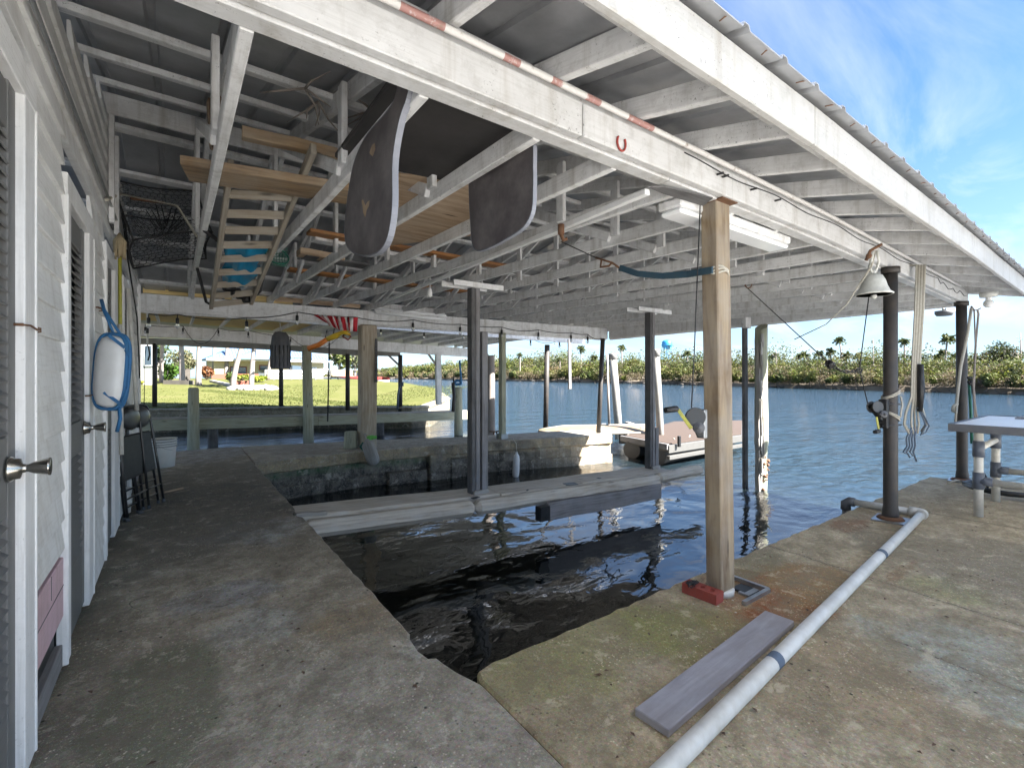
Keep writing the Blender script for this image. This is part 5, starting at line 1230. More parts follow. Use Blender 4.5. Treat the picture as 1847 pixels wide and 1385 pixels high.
# --- cleaning table of white pipe
TB = thing('cleaning_table', 'fish cleaning table with white board top on white pipe legs with dark fittings', 'table', (6, .5, 0))
L1 = ZP(1765, 931, 0); L2 = ZP(1796, 904, 0); tz = .80
m = MB(); m.box((6.16, .12, tz), (1.5, 1.86, .022)); m.build('table_top', M['whiteplastic'], TB, .004)
m = MB(); m.box((5.40, .12, tz - .016), (.026, 1.9, .065)); m.box((6.16, 1.062, tz - .016), (1.494, .026, .065)); m.box((6.92, .12, tz - .016), (.026, 1.9, .065)); m.build('table_edge', M['rubber'], TB, .004)
for lx, ly in ((L1.x, L1.y), (L2.x, L2.y), (L1.x, -.6), (L2.x, -.6)):
    m = MB(); m.tube([(lx, ly, 0), (lx, ly, tz - .04)], .032, 14); lg = m.build('leg', M['pvc'], TB)
    m = MB(); m.tube([(lx, ly, .24), (lx, ly, .385)], .040, 14); m.tube([(lx, ly, .31), (lx, ly - (.09 if ly > 0 else -.09), .31)], .038, 14); m.build('fitting', M['pvcgrey'], lg)
    m = MB(); m.tube([(lx, ly, .52), (lx, ly, .66)], .040, 14)
    if lx > 6: m.tube([(lx, ly, .66), (lx, ly, .74)], .036, 14)
    m.build('fitting', M['pvcgrey'], lg)
for lx in (L1.x, L2.x):
    m = MB(); m.tube([(lx, .93, .31), (lx, -.6, .31)], .029, 12); m.build('rail', M['pvc'], TB)
m = MB(); m.tube([(L1.x, L1.y, .59), (L2.x, L2.y, .60)], .026, 12); m.tube([(L1.x, -.6, .59), (L2.x, -.6, .6)], .026, 12); m.build('rail', M['pvc'], TB)
m = MB(); m.box((6.75, .55, tz + .017), (.35, .55, .012)); m.build('cutting_board', M['greypost'], TB, .003)
# --- horseshoe, striped pole
hs = YP(1121, 258, 1.344)
m = MB(); m.tube([hs + V(math.sin(t) * .026, 0, -math.cos(t) * .034 + (.0 if abs(t) < 2 else 0)) for t in [-2.25 + k * .225 for k in range(21)]], .006, 6, flat=.7)
single(m, 'horseshoe', M['red'], 'small red horseshoe nailed to the front girder', 'horseshoe', hs)
m = MB(); m.tube([(x, 1.343, gz(x) + .158) for x in [-.3 + .4 * k for k in range(20)]], .013, 10); single(m, 'striped_pole', M['striped'], 'old red and white striped pole resting along the top of the front girder', 'pole', (2, 1.343, 2.34))
# --- lamps
fa = thing('strip_light', 'white strip light hung behind the timber post under the trusses', 'lamp', YP(1310, 400, 1.56), 'strip lights under the trusses')
a, b = YP(1207, 374, 1.56), YP(1406, 428, 1.56); b.z = a.z = 2.125
m = MB(); m.beam(a + V(0, 0, .03), b + V(0, 0, .03), .15, .05); m.build('housing', M['white'], fa, .008)
m = MB(); m.beam(a + V(.01, 0, -.012), b + V(-.01, 0, -.012), .135, .03, taper=1); m.build('diffuser', M['tubeglow'], fa, .012)
m = MB(); m.tube([a + V(.15, 0, .05), a + V(.15, 0, .12)], .004, 5); m.tube([b + V(-.15, 0, .05), b + V(-.15, 0, .12)], .004, 5); m.build('hanger', M['steel'], fa)
a2, b2 = DP(676, 559, 7.86), DP(802, 572, 8.44)
fb = thing('strip_light', 'white strip light fixed along the back girder right of the thick pier post', 'lamp', a2, 'strip lights under the trusses')
m = MB(); m.beam(a2 + V(0, 0, .05), b2 + V(0, 0, .05), .03, .16, up=(0, 0, 1)); m.build('housing', M['white'], fb, .004)
m = MB(); m.tube([a2 + V(0, -.05, .02), b2 + V(0, -.05, .02)], .024, 10); m.tube([a2 + V(0, -.05, -.05), b2 + V(0, -.05, -.05)], .024, 10); m.build('lamp_tube', M['tubeglow'], fb)
m = MB(); q = [ZP(*a_, 2.15) for a_ in ((1168, 338), (1200, 338), (1286, 358), (1268, 372), (1196, 350))]; m.prism([(a_.x, a_.y) for a_ in q], 2.15, 2.156)
single(m, 'tar_paper', M['darkpost'], 'torn dark scrap of tar paper hanging by the strip light', 'paper', q[0])
c = DP(1783, 536, 5.4); bb = thing('socket_lamp', 'bare bulb in a round socket under the eave corner', 'lamp', c)
m = MB(); m.lathe([(.075, .0), (.08, .03), (.08, .055)], c + V(0, 0, -.0), 16); m.build('socket_box', M['bell'], bb)
m = MB(); m.lathe([(.028, 0), (.026, -.04)], c, 12); m.sphere(c - V(0, 0, .075), .048, 14); m.build('bulb', M['whiteplastic'], bb)
c = DP(1703, 563, 6.4); bb = thing('eave_lamp', 'flat grey round lamp hanging under the river end of the roof', 'lamp', c)
m = MB(); m.lathe([(.0, -.05), (.08, -.05), (.10, -.02), (.10, .015), (0, .02)], c, 18); m.build('lamp_body', M['rubber'], bb)
m = MB(); m.beam(c + V(0, 0, .03), c + V(RT[0] * .16, RT[1] * .16, .03), .07, .03); m.tube([c + V(0, 0, .02), c + V(0, .05, .16)], .012, 6); m.build('bracket', M['bell'], bb)
# --- string lights
def string_light(label, pts, sags):
    t = thing('string_lights', label, 'string lights', pts[0], 'festoon strings of bulbs'); m = MB()
    for k in range(len(pts) - 1): m.tube(catenary(pts[k], pts[k + 1], sags[k % len(sags)], 8), .007, 5)
    m.build('cable', M['wire'], t)
    for p_ in pts:
        m = MB(); m.sphere(p_ - V(0, 0, .165), .030, 12, (1, 1, 1.25)); bl = m.build('bulb', M['bulb'], t)
        m = MB(); m.tube([p_, p_ - V(0, 0, .05)], .006, 5); m.tube([p_ - V(0, 0, .05), p_ - V(0, 0, .06), p_ - V(0, 0, .125), p_ - V(0, 0, .135)], [.012, .022, .022, .016], 10); m.build('socket', M['black'], bl)
    return t
def on_girder(px, py):
    u = ray(px, py); t = (8.16 ) / (u[1] + .128 * u[0]); return Vector((t * u[0], t * u[1], H + t * u[2]))
string_light('festoon of bulbs strung along the face of the back girder', [on_girder(x, y) for x, y in ((268, 566), (320, 567), (445, 573), (536, 563), (640, 572), (745, 577), (830, 585), (905, 590), (971, 595), (1030, 600), (1060, 603), (1085, 611))], [.02, .05, .03])
string_light('second festoon of bulbs hanging over the canal from the far shelter', [YP(x, y, 13.85) for x, y in ((262, 586), (330, 588), (394, 592), (448, 596), (524, 608), (620, 598))], [.03, .42, .04])
string_light('third festoon of bulbs under the canal shelter right of the thick pier post', [YP(x, y, 9.6) for x, y in ((687, 588), (765, 596), (836, 597), (900, 603), (957, 610), (1009, 614))], [.10, .06])
# --- flag and cord
def flag():
    t = thing('flag', 'red and white striped flag tied up along the back girder', 'flag', DP(605, 580, 7.45))
    for par, mt, nm in ((0, 'flagred', 'red_stripes'), (1, 'flagwhite', 'white_stripes')):
        m = MB(); N = 13
        for k in range(N):
            if k % 2 != par: continue
            for j in range(5):
                def P(s, v):
                    x = 566 + (644 - 566) * s + 20 * v * (.9 - s) + 2 * math.sin(s * 20); y = 568 + 5 * s + (12 + 13 * min(1, s * 2.2)) * v
                    return DP(x, y, 7.45 + .05 * math.sin(s * 26 + v * 2))
                s0, s1 = k / N, (k + 1) / N; v0, v1 = j / 5, (j + 1) / 5
                m.face([P(s0, v0), P(s0, v1), P(s1, v1), P(s1, v0)], smooth=True)
        o = m.build(nm, M[mt], t); md = o.modifiers.new('t', 'SOLIDIFY'); md.thickness = .006
flag()
oc = thing('float_cord', 'orange and yellow tow float cord tied under the striped flag', 'float cord', DP(595, 613, 7.9))
m = MB(); m.tube([DP(556, 629, 7.9), DP(575, 622, 7.9), DP(590, 612, 7.9)], [.045, .042, .04], 10); m.build('orange_float', M['orangecord'], oc)
m = MB(); m.tube([DP(590, 612, 7.9), DP(605, 606, 7.9), DP(616, 600, 7.9), DP(634, 595, 7.9)], [.04, .05, .03, .02], 10); m.tube([DP(605, 606, 7.9), DP(618, 601, 7.85), DP(632, 603, 7.9)], .02, 8); m.build('yellow_cord', M['yellow'], oc)
m = MB(); m.tube([DP(617, 606, 7.9), DP(628, 613, 7.9), DP(633, 607, 7.9), DP(626, 602, 7.9)], .014, 6); m.build('plug', M['red'], oc)
m = MB(); m.tube([DP(590, 595, 8.0), DP(587, 608, 7.9), DP(594, 616, 7.95), DP(601, 606, 7.9), DP(603, 592, 8.0)], .008, 6); m.tube([DP(594, 618, 8.0), DP(591, 760, 8.0)], .012, 6); m.build('tie_line', M['wire'], oc)
# --- fenders, bollard, small pier gear
c = DP(506, 632, 9.4); tf = thing('black_fender', 'ribbed dark grey flat-bottomed fender hanging from the canal shelter', 'fender', c); k = 9.4 / F
m = MB(); m.lathe([(16 * k, -33 * k), (16.5 * k, -30 * k), (16 * k, 10 * k), (14 * k, 26 * k), (9 * k, 33 * k), (0, 34 * k)], c, 20, sy=.7); m.build('fender_body', M['rubber'], tf)
m = MB()
for q in range(14): an = 2 * math.pi * q / 14; m.tube([c + V(math.cos(an) * 16.6 * k, math.sin(an) * 16.6 * k * .7, -30 * k), c + V(math.cos(an) * 16.3 * k, math.sin(an) * 16.3 * k * .7, 9 * k)], .008, 5)
m.build('ribs', M['black'], tf)
m = MB(); m.tube([c + V(0, 0, 33 * k), DP(504, 566, 9.3)], .010, 6); m.tube([c + V(-.12, 0, 10 * k), c + V(-.13, 0, 28 * k), c + V(0, 0, 36 * k)], .008, 5); m.build('rope', M['rope'], tf)
def fender(label, a, b, r, mat, rope):
    t = thing('boat_fender', label, 'fender', a, 'boat fenders hung on the pier'); d = (b - a); P_ = [a.lerp(b, s) for s in (0, .06, .14, .3, .5, .75, .9, .97, 1)]
    m = MB(); m.tube(P_, [r * .3, r * .35, r * .8, r, r, r * 1.02, r * .9, r * .6, r * .25], 14); m.build('fender_body', M[mat], t)
    m = MB(); m.tube(rope, .009, 6); m.build('rope', M['rope'], t)
a, b = DP(661, 792, 7.62), DP(676, 839, 7.55); fender('fat grey fender lying aslant over the edge of the pier', a, b, .105, 'weathered', [a, DP(657, 783, 7.7), DP(662, 782, 8.0)])
a, b = DP(932, 815, 8.55), DP(930, 863, 8.5); fender('slim white fender hanging on the pier wall under the square post', a, b, .062, 'whiteplastic', [a, DP(931, 800, 8.6), DP(925, 791, 8.75), DP(917, 790, 9.0)])
c = ZP(632, 808, 0); m = MB(); m.tube([c, c + V(0, 0, .04), c + V(.01, 0, .27), c + V(.01, 0, .285)], [.115, .112, .105, .09], 16); single(m, 'mooring_bollard', M['greenpile'], 'stubby round wooden bollard beside the thick pier post', 'bollard', c)
c = DP(669, 789, 7.75); gf = thing('green_float', 'bright green plastic float tied at the foot of the thick pier post', 'float', c)
m = MB(); m.box(c, (.10, .06, .07), .3); m.tube([c + V(-.07, 0, 0), c + V(.09, -.02, 0)], .03, 8); m.build('float_body', M['green'], gf, .01)
m = MB(); m.tube([DP(655, 798, 7.75), DP(650, 806, 7.75), DP(656, 812, 7.7)], .02, 6); m.build('weed', M['darkgreen'], gf)
c = ZP(893, 783, 0); m = MB(); m.tube([c + V(-.14, 0, .07), c + V(-.04, 0, .055), c + V(.04, 0, .055), c + V(.14, 0, .07)], .014, 8); m.tube([c + V(-.04, 0, 0), c + V(-.04, 0, .055)], .016, 8); m.tube([c + V(.04, 0, 0), c + V(.04, 0, .055)], .016, 8)
single(m, 'dock_cleat', M['rust'], 'small iron cleat on top of the pier left of the square post', 'cleat', c)
m = MB(); m.tube([DP(722, 690, 15.9), DP(718, 712, 15.8), DP(717, 738, 15.8)], .035, 6); m.tube([DP(722, 692, 15.8), DP(727, 690, 15.8), DP(727, 696, 15.8), DP(722, 694, 15.8)], .03, 6); single(m, 'tied_rope', M['ropeblue'], 'dark rope knotted on the pipe post at the end of the lawn', 'rope', DP(722, 700, 15.8))
m = MB(); q = [DP(826 + 6 * math.cos(t), 690 + 3.5 * math.sin(t), 14.3) for t in [k * math.pi / 6 for k in range(13)]]; m.tube(q, .04, 6); m.tube([q[0], DP(829, 650, 14.3)], .03, 6); single(m, 'rope_loop', M['blue'], 'blue rope loop hanging over the canal piling', 'rope', q[0])
m = MB(); m.tube([DP(817, 690, 14), DP(819, 715, 14), DP(817, 742, 14)], .05, 6); chain(m, [DP(818, 680, 14), DP(818, 742, 14)], .1, .02); single(m, 'hanging_chain', M['wire'], 'heavy dark chain hanging left of the canal piling', 'chain', DP(818, 690, 14))
# thin things hanging at the left end of the back girder
m = MB(); m.tube([DP(266, 545, 6.9), DP(266, 590, 6.9)], .012, 8); m.tube([DP(266, 600, 6.9), DP(266, 625, 6.9)], .012, 8); gp = DP(266, 590, 6.9); single(m, 'boat_hook', M['pvc'], 'white boat hook rod hanging at the left end of the back girder', 'boat hook', gp)
m = MB(); m.tube([DP(266, 589, 6.895), DP(266, 601, 6.895)], .017, 8); m.tube([DP(264, 625, 6.9), DP(261, 645, 6.9), DP(260, 735, 6.9)], .005, 5); m.tube([DP(268, 625, 6.9), DP(270, 640, 6.9), DP(267, 650, 6.9)], .012, 6); single(m, 'boat_hook_line', M['wire'], 'dark line and grip hanging from the white boat hook', 'line', gp)
m = MB(); m.tube([DP(251, 560, 6.9), DP(250, 640, 6.9), DP(248, 655, 6.9), DP(252, 657, 6.9), DP(253, 630, 6.9)], .007, 6); single(m, 'hanging_wire', M['wire'], 'bent wire hook hanging beside the wall corner', 'wire', DP(251, 600, 6.9))
m = MB(); c = DP(775, 522, 5.2); m.tube([c + V(0, 0, .16), c + V(.01, 0, .08), c], .006, 6); m.tube([c + V(0, 0, .02), c - V(0, 0, .02), c - V(0, 0, .07), c - V(0, 0, .09)], [.012, .028, .03, .008], 10); single(m, 'hanging_pulley', M['whiteplastic'], 'small white pulley block hanging from a chord left of the dark post', 'pulley', c)
# leaves and chips blown over the concrete
m = MB(); r = random.Random(21)
for k in range(150):
    if k < 90: x, y = r.uniform(1.05, 6.5), r.uniform(.2, 1.6)
    else: x, y = r.uniform(-.3, .85), r.uniform(1.3, 6.5)
    s_ = r.uniform(.003, .009); an = r.uniform(0, 6.28); z = .004
    m.face([(x + math.cos(an) * s_ * 1.8, y + math.sin(an) * s_ * 1.8, z + .002), (x + math.cos(an + 1.5) * s_, y + math.sin(an + 1.5) * s_, z + .006), (x - math.cos(an) * s_ * 1.6, y - math.sin(an) * s_ * 1.6, z), (x + math.cos(an - 1.6) * s_, y + math.sin(an - 1.6) * s_, z + .003)])
tag(m.build('fallen_leaves', M['brown']), 'scattered small brown leaves and chips on the concrete', 'leaf litter', None, 'stuff')

# ================================================================= FOLIAGE
def leaf_obj(name, pts, size, cols, parent=None, kind=None, flat=0.0):
    """pts Nx3, size N, cols Nx3: one small leaf-clump quad each, randomly turned"""
    pts = np.asarray(pts, float); n = len(pts); size = np.asarray(size, float).reshape(-1, 1); cols = np.asarray(cols, float)
    a = rng.normal(size=(n, 3)); a /= np.linalg.norm(a, axis=1, keepdims=True)
    b = rng.normal(size=(n, 3)); b -= a * (a * b).sum(1, keepdims=True); b /= np.linalg.norm(b, axis=1, keepdims=True)
    asp = rng.uniform(.35, .8, (n, 1)); l = a * size; w_ = b * size * asp
    vs = np.stack([pts - l * .6, pts + w_ * .6 - l * .05, pts + l * .65, pts - w_ * .6 + l * .05], 1).reshape(-1, 3)
    off = np.array(parent['_loc']) if parent is not None else np.zeros(3)
    me = bpy.data.meshes.new(name); me.from_pydata((vs - off).tolist(), [], [(4 * k, 4 * k + 1, 4 * k + 2, 4 * k + 3) for k in range(n)])
    at = me.color_attributes.new('tint', 'FLOAT_COLOR', 'POINT')
    c4 = np.concatenate([np.repeat(cols, 4, 0), np.ones((4 * n, 1))], 1); at.data.foreach_set('color', c4.ravel())
    me.materials.append(M['leaf']); o = bpy.data.objects.new(name, me); COL.objects.link(o)
    if parent is not None: o.parent = parent
    o['_loc'] = tuple(off)
    if kind: o['kind'] = kind
    return o
def blob(c, rx, ry, rz, n, lumps=6):
    """points over an uneven crown made of several lumps"""
    c = np.array(c); out = []
    lc = rng.normal(size=(lumps, 3)); lc /= np.linalg.norm(lc, axis=1, keepdims=True); lc *= rng.uniform(.2, .55, (lumps, 1))
    for k in range(lumps):
        m = n // lumps; d = rng.normal(size=(m, 3)); d /= np.linalg.norm(d, axis=1, keepdims=True); r_ = rng.uniform(.55, 1.05, (m, 1)) * rng.uniform(.34, .52)
        out.append(lc[k] + d * r_)
    p_ = np.concatenate(out) * np.array([rx, ry, rz]) + c; return p_
def tints(n, base, var=.35):
    b = np.array(base); return np.clip(b * rng.uniform(1 - var, 1 + var, (n, 1)) * rng.uniform(.9, 1.1, (n, 3)), .004, .9)
GREENS = [(.115, .13, .025), (.085, .10, .028), (.14, .135, .042), (.048, .064, .02), (.15, .12, .07), (.145, .12, .09), (.17, .11, .04), (.10, .12, .034), (.032, .044, .016)]
# ---- far bank
BANK = [(60, -90), (63, -40), (68.5, 8), (73, 20), (80, 37), (93, 68), (98.6, 101), (115, 187), (135, 376), (170, 700), (230, 1200)]
m = MB(); r = random.Random(31)
bk = []
for a, b in zip(BANK[:-1], BANK[1:]):
    n = 14
    for k in range(n):
        t = k / n; wob = r.uniform(-.7, .7); bk.append((a[0] + (b[0] - a[0]) * t + wob, a[1] + (b[1] - a[1]) * t))
bk.append(BANK[-1])
for a, b in zip(bk[:-1], bk[1:]):
    m.face([(a[0], a[1], -1.2), (b[0], b[1], -1.2), (b[0] + .5, b[1], -.05), (a[0] + .5, a[1], -.05)][::-1])
    m.face([(a[0] + .5, a[1], -.05), (b[0] + .5, b[1], -.05), (b[0] + 6, b[1], .6), (a[0] + 6, a[1], .6)][::-1])
    m.face([(a[0] + 6, a[1], .6), (b[0] + 6, b[1], .6), (b[0] + 700, b[1], 1.2), (a[0] + 700, a[1], 1.2)][::-1])
struct(m, 'far_bank', M['soil'])
def bank_at(t):  # t in 0..1 by screen weight
    return None
seg = []
for a, b in zip(BANK[:-1], BANK[1:]):
    L = math.hypot(b[0] - a[0], b[1] - a[1]); d = max(40, dep_of((a[0] + b[0]) / 2, (a[1] + b[1]) / 2)); seg.append(L / d)
seg = np.array(seg); segp = seg / seg.sum()
P_, Sz, C_ = [], [], []
LW = rng.uniform(.6, 1.35, 400)
for k in range(3500):
    s = rng.choice(len(seg), p=segp); t = rng.random(); a, b = BANK[s], BANK[s + 1]
    row = rng.random() ** 1.3; dep = max(45, dep_of(a[0] + (b[0] - a[0]) * t, a[1] + (b[1] - a[1]) * t))
    o = -.7 + row * (7 + dep * .12)
    x = a[0] + (b[0] - a[0]) * t + o; y = a[1] + (b[1] - a[1]) * t
    hmax = min(14.0, .064 * dep + 2.1) * LW[int((x * .8 + y) / (2 + dep * .02)) % 400] ; h = hmax * (.30 + .70 * row ** .7) * rng.uniform(.6, 1.0)
    rr = h * rng.uniform(.45, .8); n = 250; ci = rng.choice(len(GREENS), p=[.20, .20, .14, .13, .08, .06, .01, .12, .06])
    if row < .25 and rng.random() < .3: ci = 4
    z0 = .0 + .5 * row
    if ci in (4, 5):      # leafless grey-brown scrub: upright twiggy fans
        d = np.clip(rng.normal(size=(n, 3)), -1.5, 1.5) * np.array([rr * .5, rr * .5, h * .26]) + np.array([x, y, z0 + h * .5]); sz = .05 + dep * .0017
    else:
        d = blob((x, y, z0 + h * .52), rr, rr, h * .55, n, 5); sz = .06 + dep * .0026
    P_.append(d); Sz.append(rng.uniform(.6, 1.35, len(d)) * sz); C_.append(tints(len(d), [q * .95 for q in GREENS[ci]], .2))
o = leaf_obj('riverbank_thicket', np.concatenate(P_), np.concatenate(Sz), np.concatenate(C_), None, 'stuff'); o['label'] = 'mangrove and palmetto thicket along the far river bank'; o['category'] = 'thicket'
m = MB(); r = random.Random(77)
for k in range(420):
    s = rng.choice(len(seg), p=segp); t = r.random(); a, b = BANK[s], BANK[s + 1]; dep = max(45, dep_of(a[0] + (b[0] - a[0]) * t, a[1] + (b[1] - a[1]) * t))
    x = a[0] + (b[0] - a[0]) * t + r.uniform(-.5, .6); y = a[1] + (b[1] - a[1]) * t; q = (.10 + .003 * dep) * r.uniform(.5, 1.5)
    if r.random() < .5: m.sphere((x, y, WZ + .08), q, 6, (1.5, 1.5, .7))
    else: m.tube([(x, y, WZ - .2), (x - r.uniform(.2, 1), y + r.uniform(-1, 1), WZ + r.uniform(.2, .9)), (x + r.uniform(0, 1.5), y + r.uniform(-1, 1), WZ + r.uniform(.8, 2))], [q * .25, q * .2, q * .1], 5)
tag(m.build('bank_rocks', M['rock']), 'dark rocks and roots along the far waterline', 'rocks', None, 'stuff')
def sabal(label, x, y, z0, h, lean, cr, group, nfr=34, tr=.17, col=(.08, .10, .03), trunk_mat='snag', leaf=.5):
    t = thing('palm_tree', label, 'palm tree', (x, y, z0), group); m = MB()
    top = Vector((x + lean[0], y + lean[1], z0 + h))
    b0 = Vector((x, y, z0)); pts = [b0.lerp(top, s) + V(lean[0], lean[1], 0) * (.18 * math.sin(math.pi * s) * -1) for s in (0, .12, .3, .5, .7, .87, 1)]
    pts[0] = b0 - V(0, 0, .3)
    m.tube(pts, [tr * 1.35, tr * 1.1, tr, tr * .95, tr * .95, tr * .95, tr * .85], 9); m.build('trunk', M[trunk_mat], t)
    P_, Z_, C_ = [], [], []
    for k in range(nfr):
        el = rng.uniform(-.7, 1.3); az = rng.uniform(0, 6.28); L = cr * rng.uniform(.7, 1.05)
        d = np.array([math.cos(az) * math.cos(el), math.sin(az) * math.cos(el), math.sin(el)])
        base = np.array(top)
        for j in range(9):
            s = .25 + .75 * j / 8; q = base + d * L * s + np.array([0, 0, -L * .42 * s * s]); P_.append(q + rng.normal(size=3) * L * .06); Z_.append(L * leaf * (1.0 - .35 * s)); C_.append(np.array(col) * rng.uniform(.6, 1.35))
    leaf_obj('crown', P_, Z_, C_, t); return t
# tall palms standing over the thicket (position given by where the crown stands)
def bankdist(px):
    best = None
    for k in range(400):
        s = 45 + k * 1.0; d = ray(px, 679); x, y = d[0] * s, d[1] * s
        for a, b in zip(BANK[:-1], BANK[1:]):
            if a[1] <= y < b[1] and x > a[0] + (b[0] - a[0]) * (y - a[1]) / (b[1] - a[1]): return s
    return 400
for lab, px, py, dx, crp in (('tall thin palm over the thicket left of the leaning white piling', 1048, 629, 0, 7), ('tall palm over the thicket between the two white pilings', 1121, 627, 1, 7),
                        ('small palm above the thicket beside the square pier post', 938, 640, 0, 5), ('leaning slender palm above the river bank left of the bell cable', 1514, 613, 6, 8), ('short palm over the thicket below the slender leaning one', 1498, 634, 1, 8),
                        ('tall palm seen just right of the dark pipe post', 1631, 616, 1, 8), ('tallest palm with drooping fronds right of the rope bundle', 1709, 611, -6, 11),
                        ('bushy palm in the thicket right of the rotten piling', 1450, 641, 0, 9), ('shaggy low palm below the tallest palm', 1701, 637, 0, 9), ('low palm over the bank beside the corner pipe post', 1690, 645, 0, 8),
                        ('dark palm in the thicket midway between rotten piling and pipe post', 1527, 642, 0, 9)):
    s = bankdist(px) + 9; c = DP(px, py, s); k = s / F; z0 = .6; h = c.z - z0
    lean = (RT[0] * dx * k * -1, RT[1] * dx * k * -1)
    sabal(lab, c.x - lean[0], c.y - lean[1], z0, h, lean, crp * k * 1.35, 'palms on the far bank', 30, max(.10, 1.0 * k), (.075, .09, .03))
def snag(label, px, py, s_, br):
    s = bankdist(px) + 6; c = DP(px, py, s); k = s / F; t = thing('dead_tree', label, 'dead tree', (c.x, c.y, .6), 'dead trees on the far bank'); m = MB(); r = random.Random(int(px))
    m.tube([(c.x, c.y, .4), (c.x + r.uniform(-1, 1) * k, c.y, .6 + (c.z - .6) * .6), (c.x + r.uniform(-3, 3) * k, c.y, c.z)], [s_ * k, s_ * k * .8, s_ * k * .4], 6); m.build('trunk', M['snag'], t)
    if br:
        m = MB()
        for q in range(br):
            z = .6 + (c.z - .6) * r.uniform(.5, .95); a = r.uniform(0, 6.28); l = r.uniform(3, 8) * k; e = V(c.x + math.cos(a) * l, c.y + math.sin(a) * l, z + l * r.uniform(.4, 1.2))
            m.tube([(c.x, c.y, z), (V(c.x, c.y, z) + e) / 2 + V(0, 0, -.1), e], [.6 * k, .4 * k, .15 * k], 5)
        m.build('limb', M['snag'], t)
snag('bare grey snag pole above the bank left of the pipe post', 1575, 611, 1.0, 0); snag('dead tree with crooked bare limbs at the right edge', 1841, 600, 1.3, 7); snag('forked bare snag beside the crooked dead tree', 1836, 632, 1.0, 5)
snag('pale leafless tree above the thicket right of the rotten piling', 1400, 632, .8, 12)
def broadtree(label, name, x, y, z0, h, r_, n, col, ls, lumps=9, group=None, trunkr=.2):
    t = thing(name, label, 'tree', (x, y, z0), group); m = MB(); rr = random.Random(int(x * 10))
    m.tube([(x, y, z0 - .3), (x + .05, y, z0 + h * .3), (x, y + .05, z0 + h * .55)], [trunkr * 1.3, trunkr, trunkr * .7], 8); m.build('trunk', M['snag'], t)
    m = MB()
    for k in range(5):
        a = k * 1.3 + rr.random(); m.tube([(x, y, z0 + h * (.3 + .05 * k)), (x + math.cos(a) * r_ * .35, y + math.sin(a) * r_ * .35, z0 + h * .55), (x + math.cos(a) * r_ * .6, y + math.sin(a) * r_ * .6, z0 + h * .75)], [trunkr * .5, trunkr * .35, trunkr * .12], 6)
    m.build('limb', M['snag'], t)
    p_ = blob((x, y, z0 + h * .64), r_, r_, h * .42, n, lumps); leaf_obj('crown', p_, rng.uniform(.6, 1.3, len(p_)) * ls, tints(len(p_), [q * .7 for q in col]), t); return t
s = bankdist(1808) + 8; c = DP(1808, 648, s); broadtree('round dark green tree on the far bank left of the dead snags', 'broadleaf_tree', c.x, c.y, .6, 5.0, 2.4, 2600, (.05, .062, .022), .20, 12, None, .15)
s = bankdist(1790) + 1.5; c = DP(1790, 676, s); p_ = blob((c.x, c.y, 1.1), 2.6, 4.2, .9, 900, 8)
pb = thing('palmetto_bush', 'bright yellow-green bush low on the bank below the round tree', 'bush', (c.x, c.y, 0)); leaf_obj('foliage', p_, rng.uniform(.6, 1.3, len(p_)) * .2, tints(len(p_), (.20, .215, .02)), pb)
m = MB(); [m.tube([(c.x + k * .5, c.y + k, -.1), (c.x + k * .6, c.y + k * 1.1, 1.0)], .03, 5) for k in (-2, -1, 0, 1, 2)]; m.build('stem', M['snag'], pb)
r = random.Random(55); kinds = ('scrubby palm', 'ragged palm', 'thick-headed palm', 'short palm')
for k, px in enumerate((1010, 1072, 1240, 1395, 1478, 1548, 1655, 1722)):
    s = bankdist(px) + r.uniform(4, 12); c = DP(px, r.uniform(630, 650), s); kk = s / F
    sabal(f"{kinds[k % 4]} rising out of the thicket {('left end of the open river view', 'beside the leaning white piling', 'left of the timber post', 'right of the rotten piling', 'near the cable weight', 'by the chain ring', 'behind the rope bundle', 'left of the corner post')[k]}", c.x, c.y, .6, c.z - .6, (0, 0), r.uniform(7, 11) * kk, 'palms on the far bank', 26, 1.0 * kk, (.085, .1, .035), 'snag', .5)
# water tower far beyond the thicket
c = DP(1203, 622, 300); k = 300 / F; wt = thing('water_tower', 'blue water tower on thin legs far behind the river bank', 'water tower', (c.x, c.y, 0))
m = MB(); m.lathe([(0, -8.5 * k), (5 * k, -7.5 * k), (8.6 * k, -3 * k), (9 * k, 0), (9 * k, 5 * k), (6 * k, 8 * k), (0, 9.5 * k)], c + V(0, 0, 0), 24); m.build('tank', M['watertower'], wt)
m = MB(); m.tube([(c.x, c.y, 0), c - V(0, 0, 7 * k)], 1.1 * k, 8)
for q in range(6): an = q * math.pi / 3 + .3; m.tube([(c.x + math.cos(an) * 10 * k, c.y + math.sin(an) * 10 * k, 0), c + V(math.cos(an) * 8.6 * k, math.sin(an) * 8.6 * k, -1 * k)], .45 * k, 6)
m.build('leg', M['watertower'], wt); m = MB(); m.lathe([(9 * k, -1 * k), (10 * k, -1 * k), (10 * k, 0), (9 * k, .2 * k)], c, 24); m.build('balcony', M['watertower'], wt)

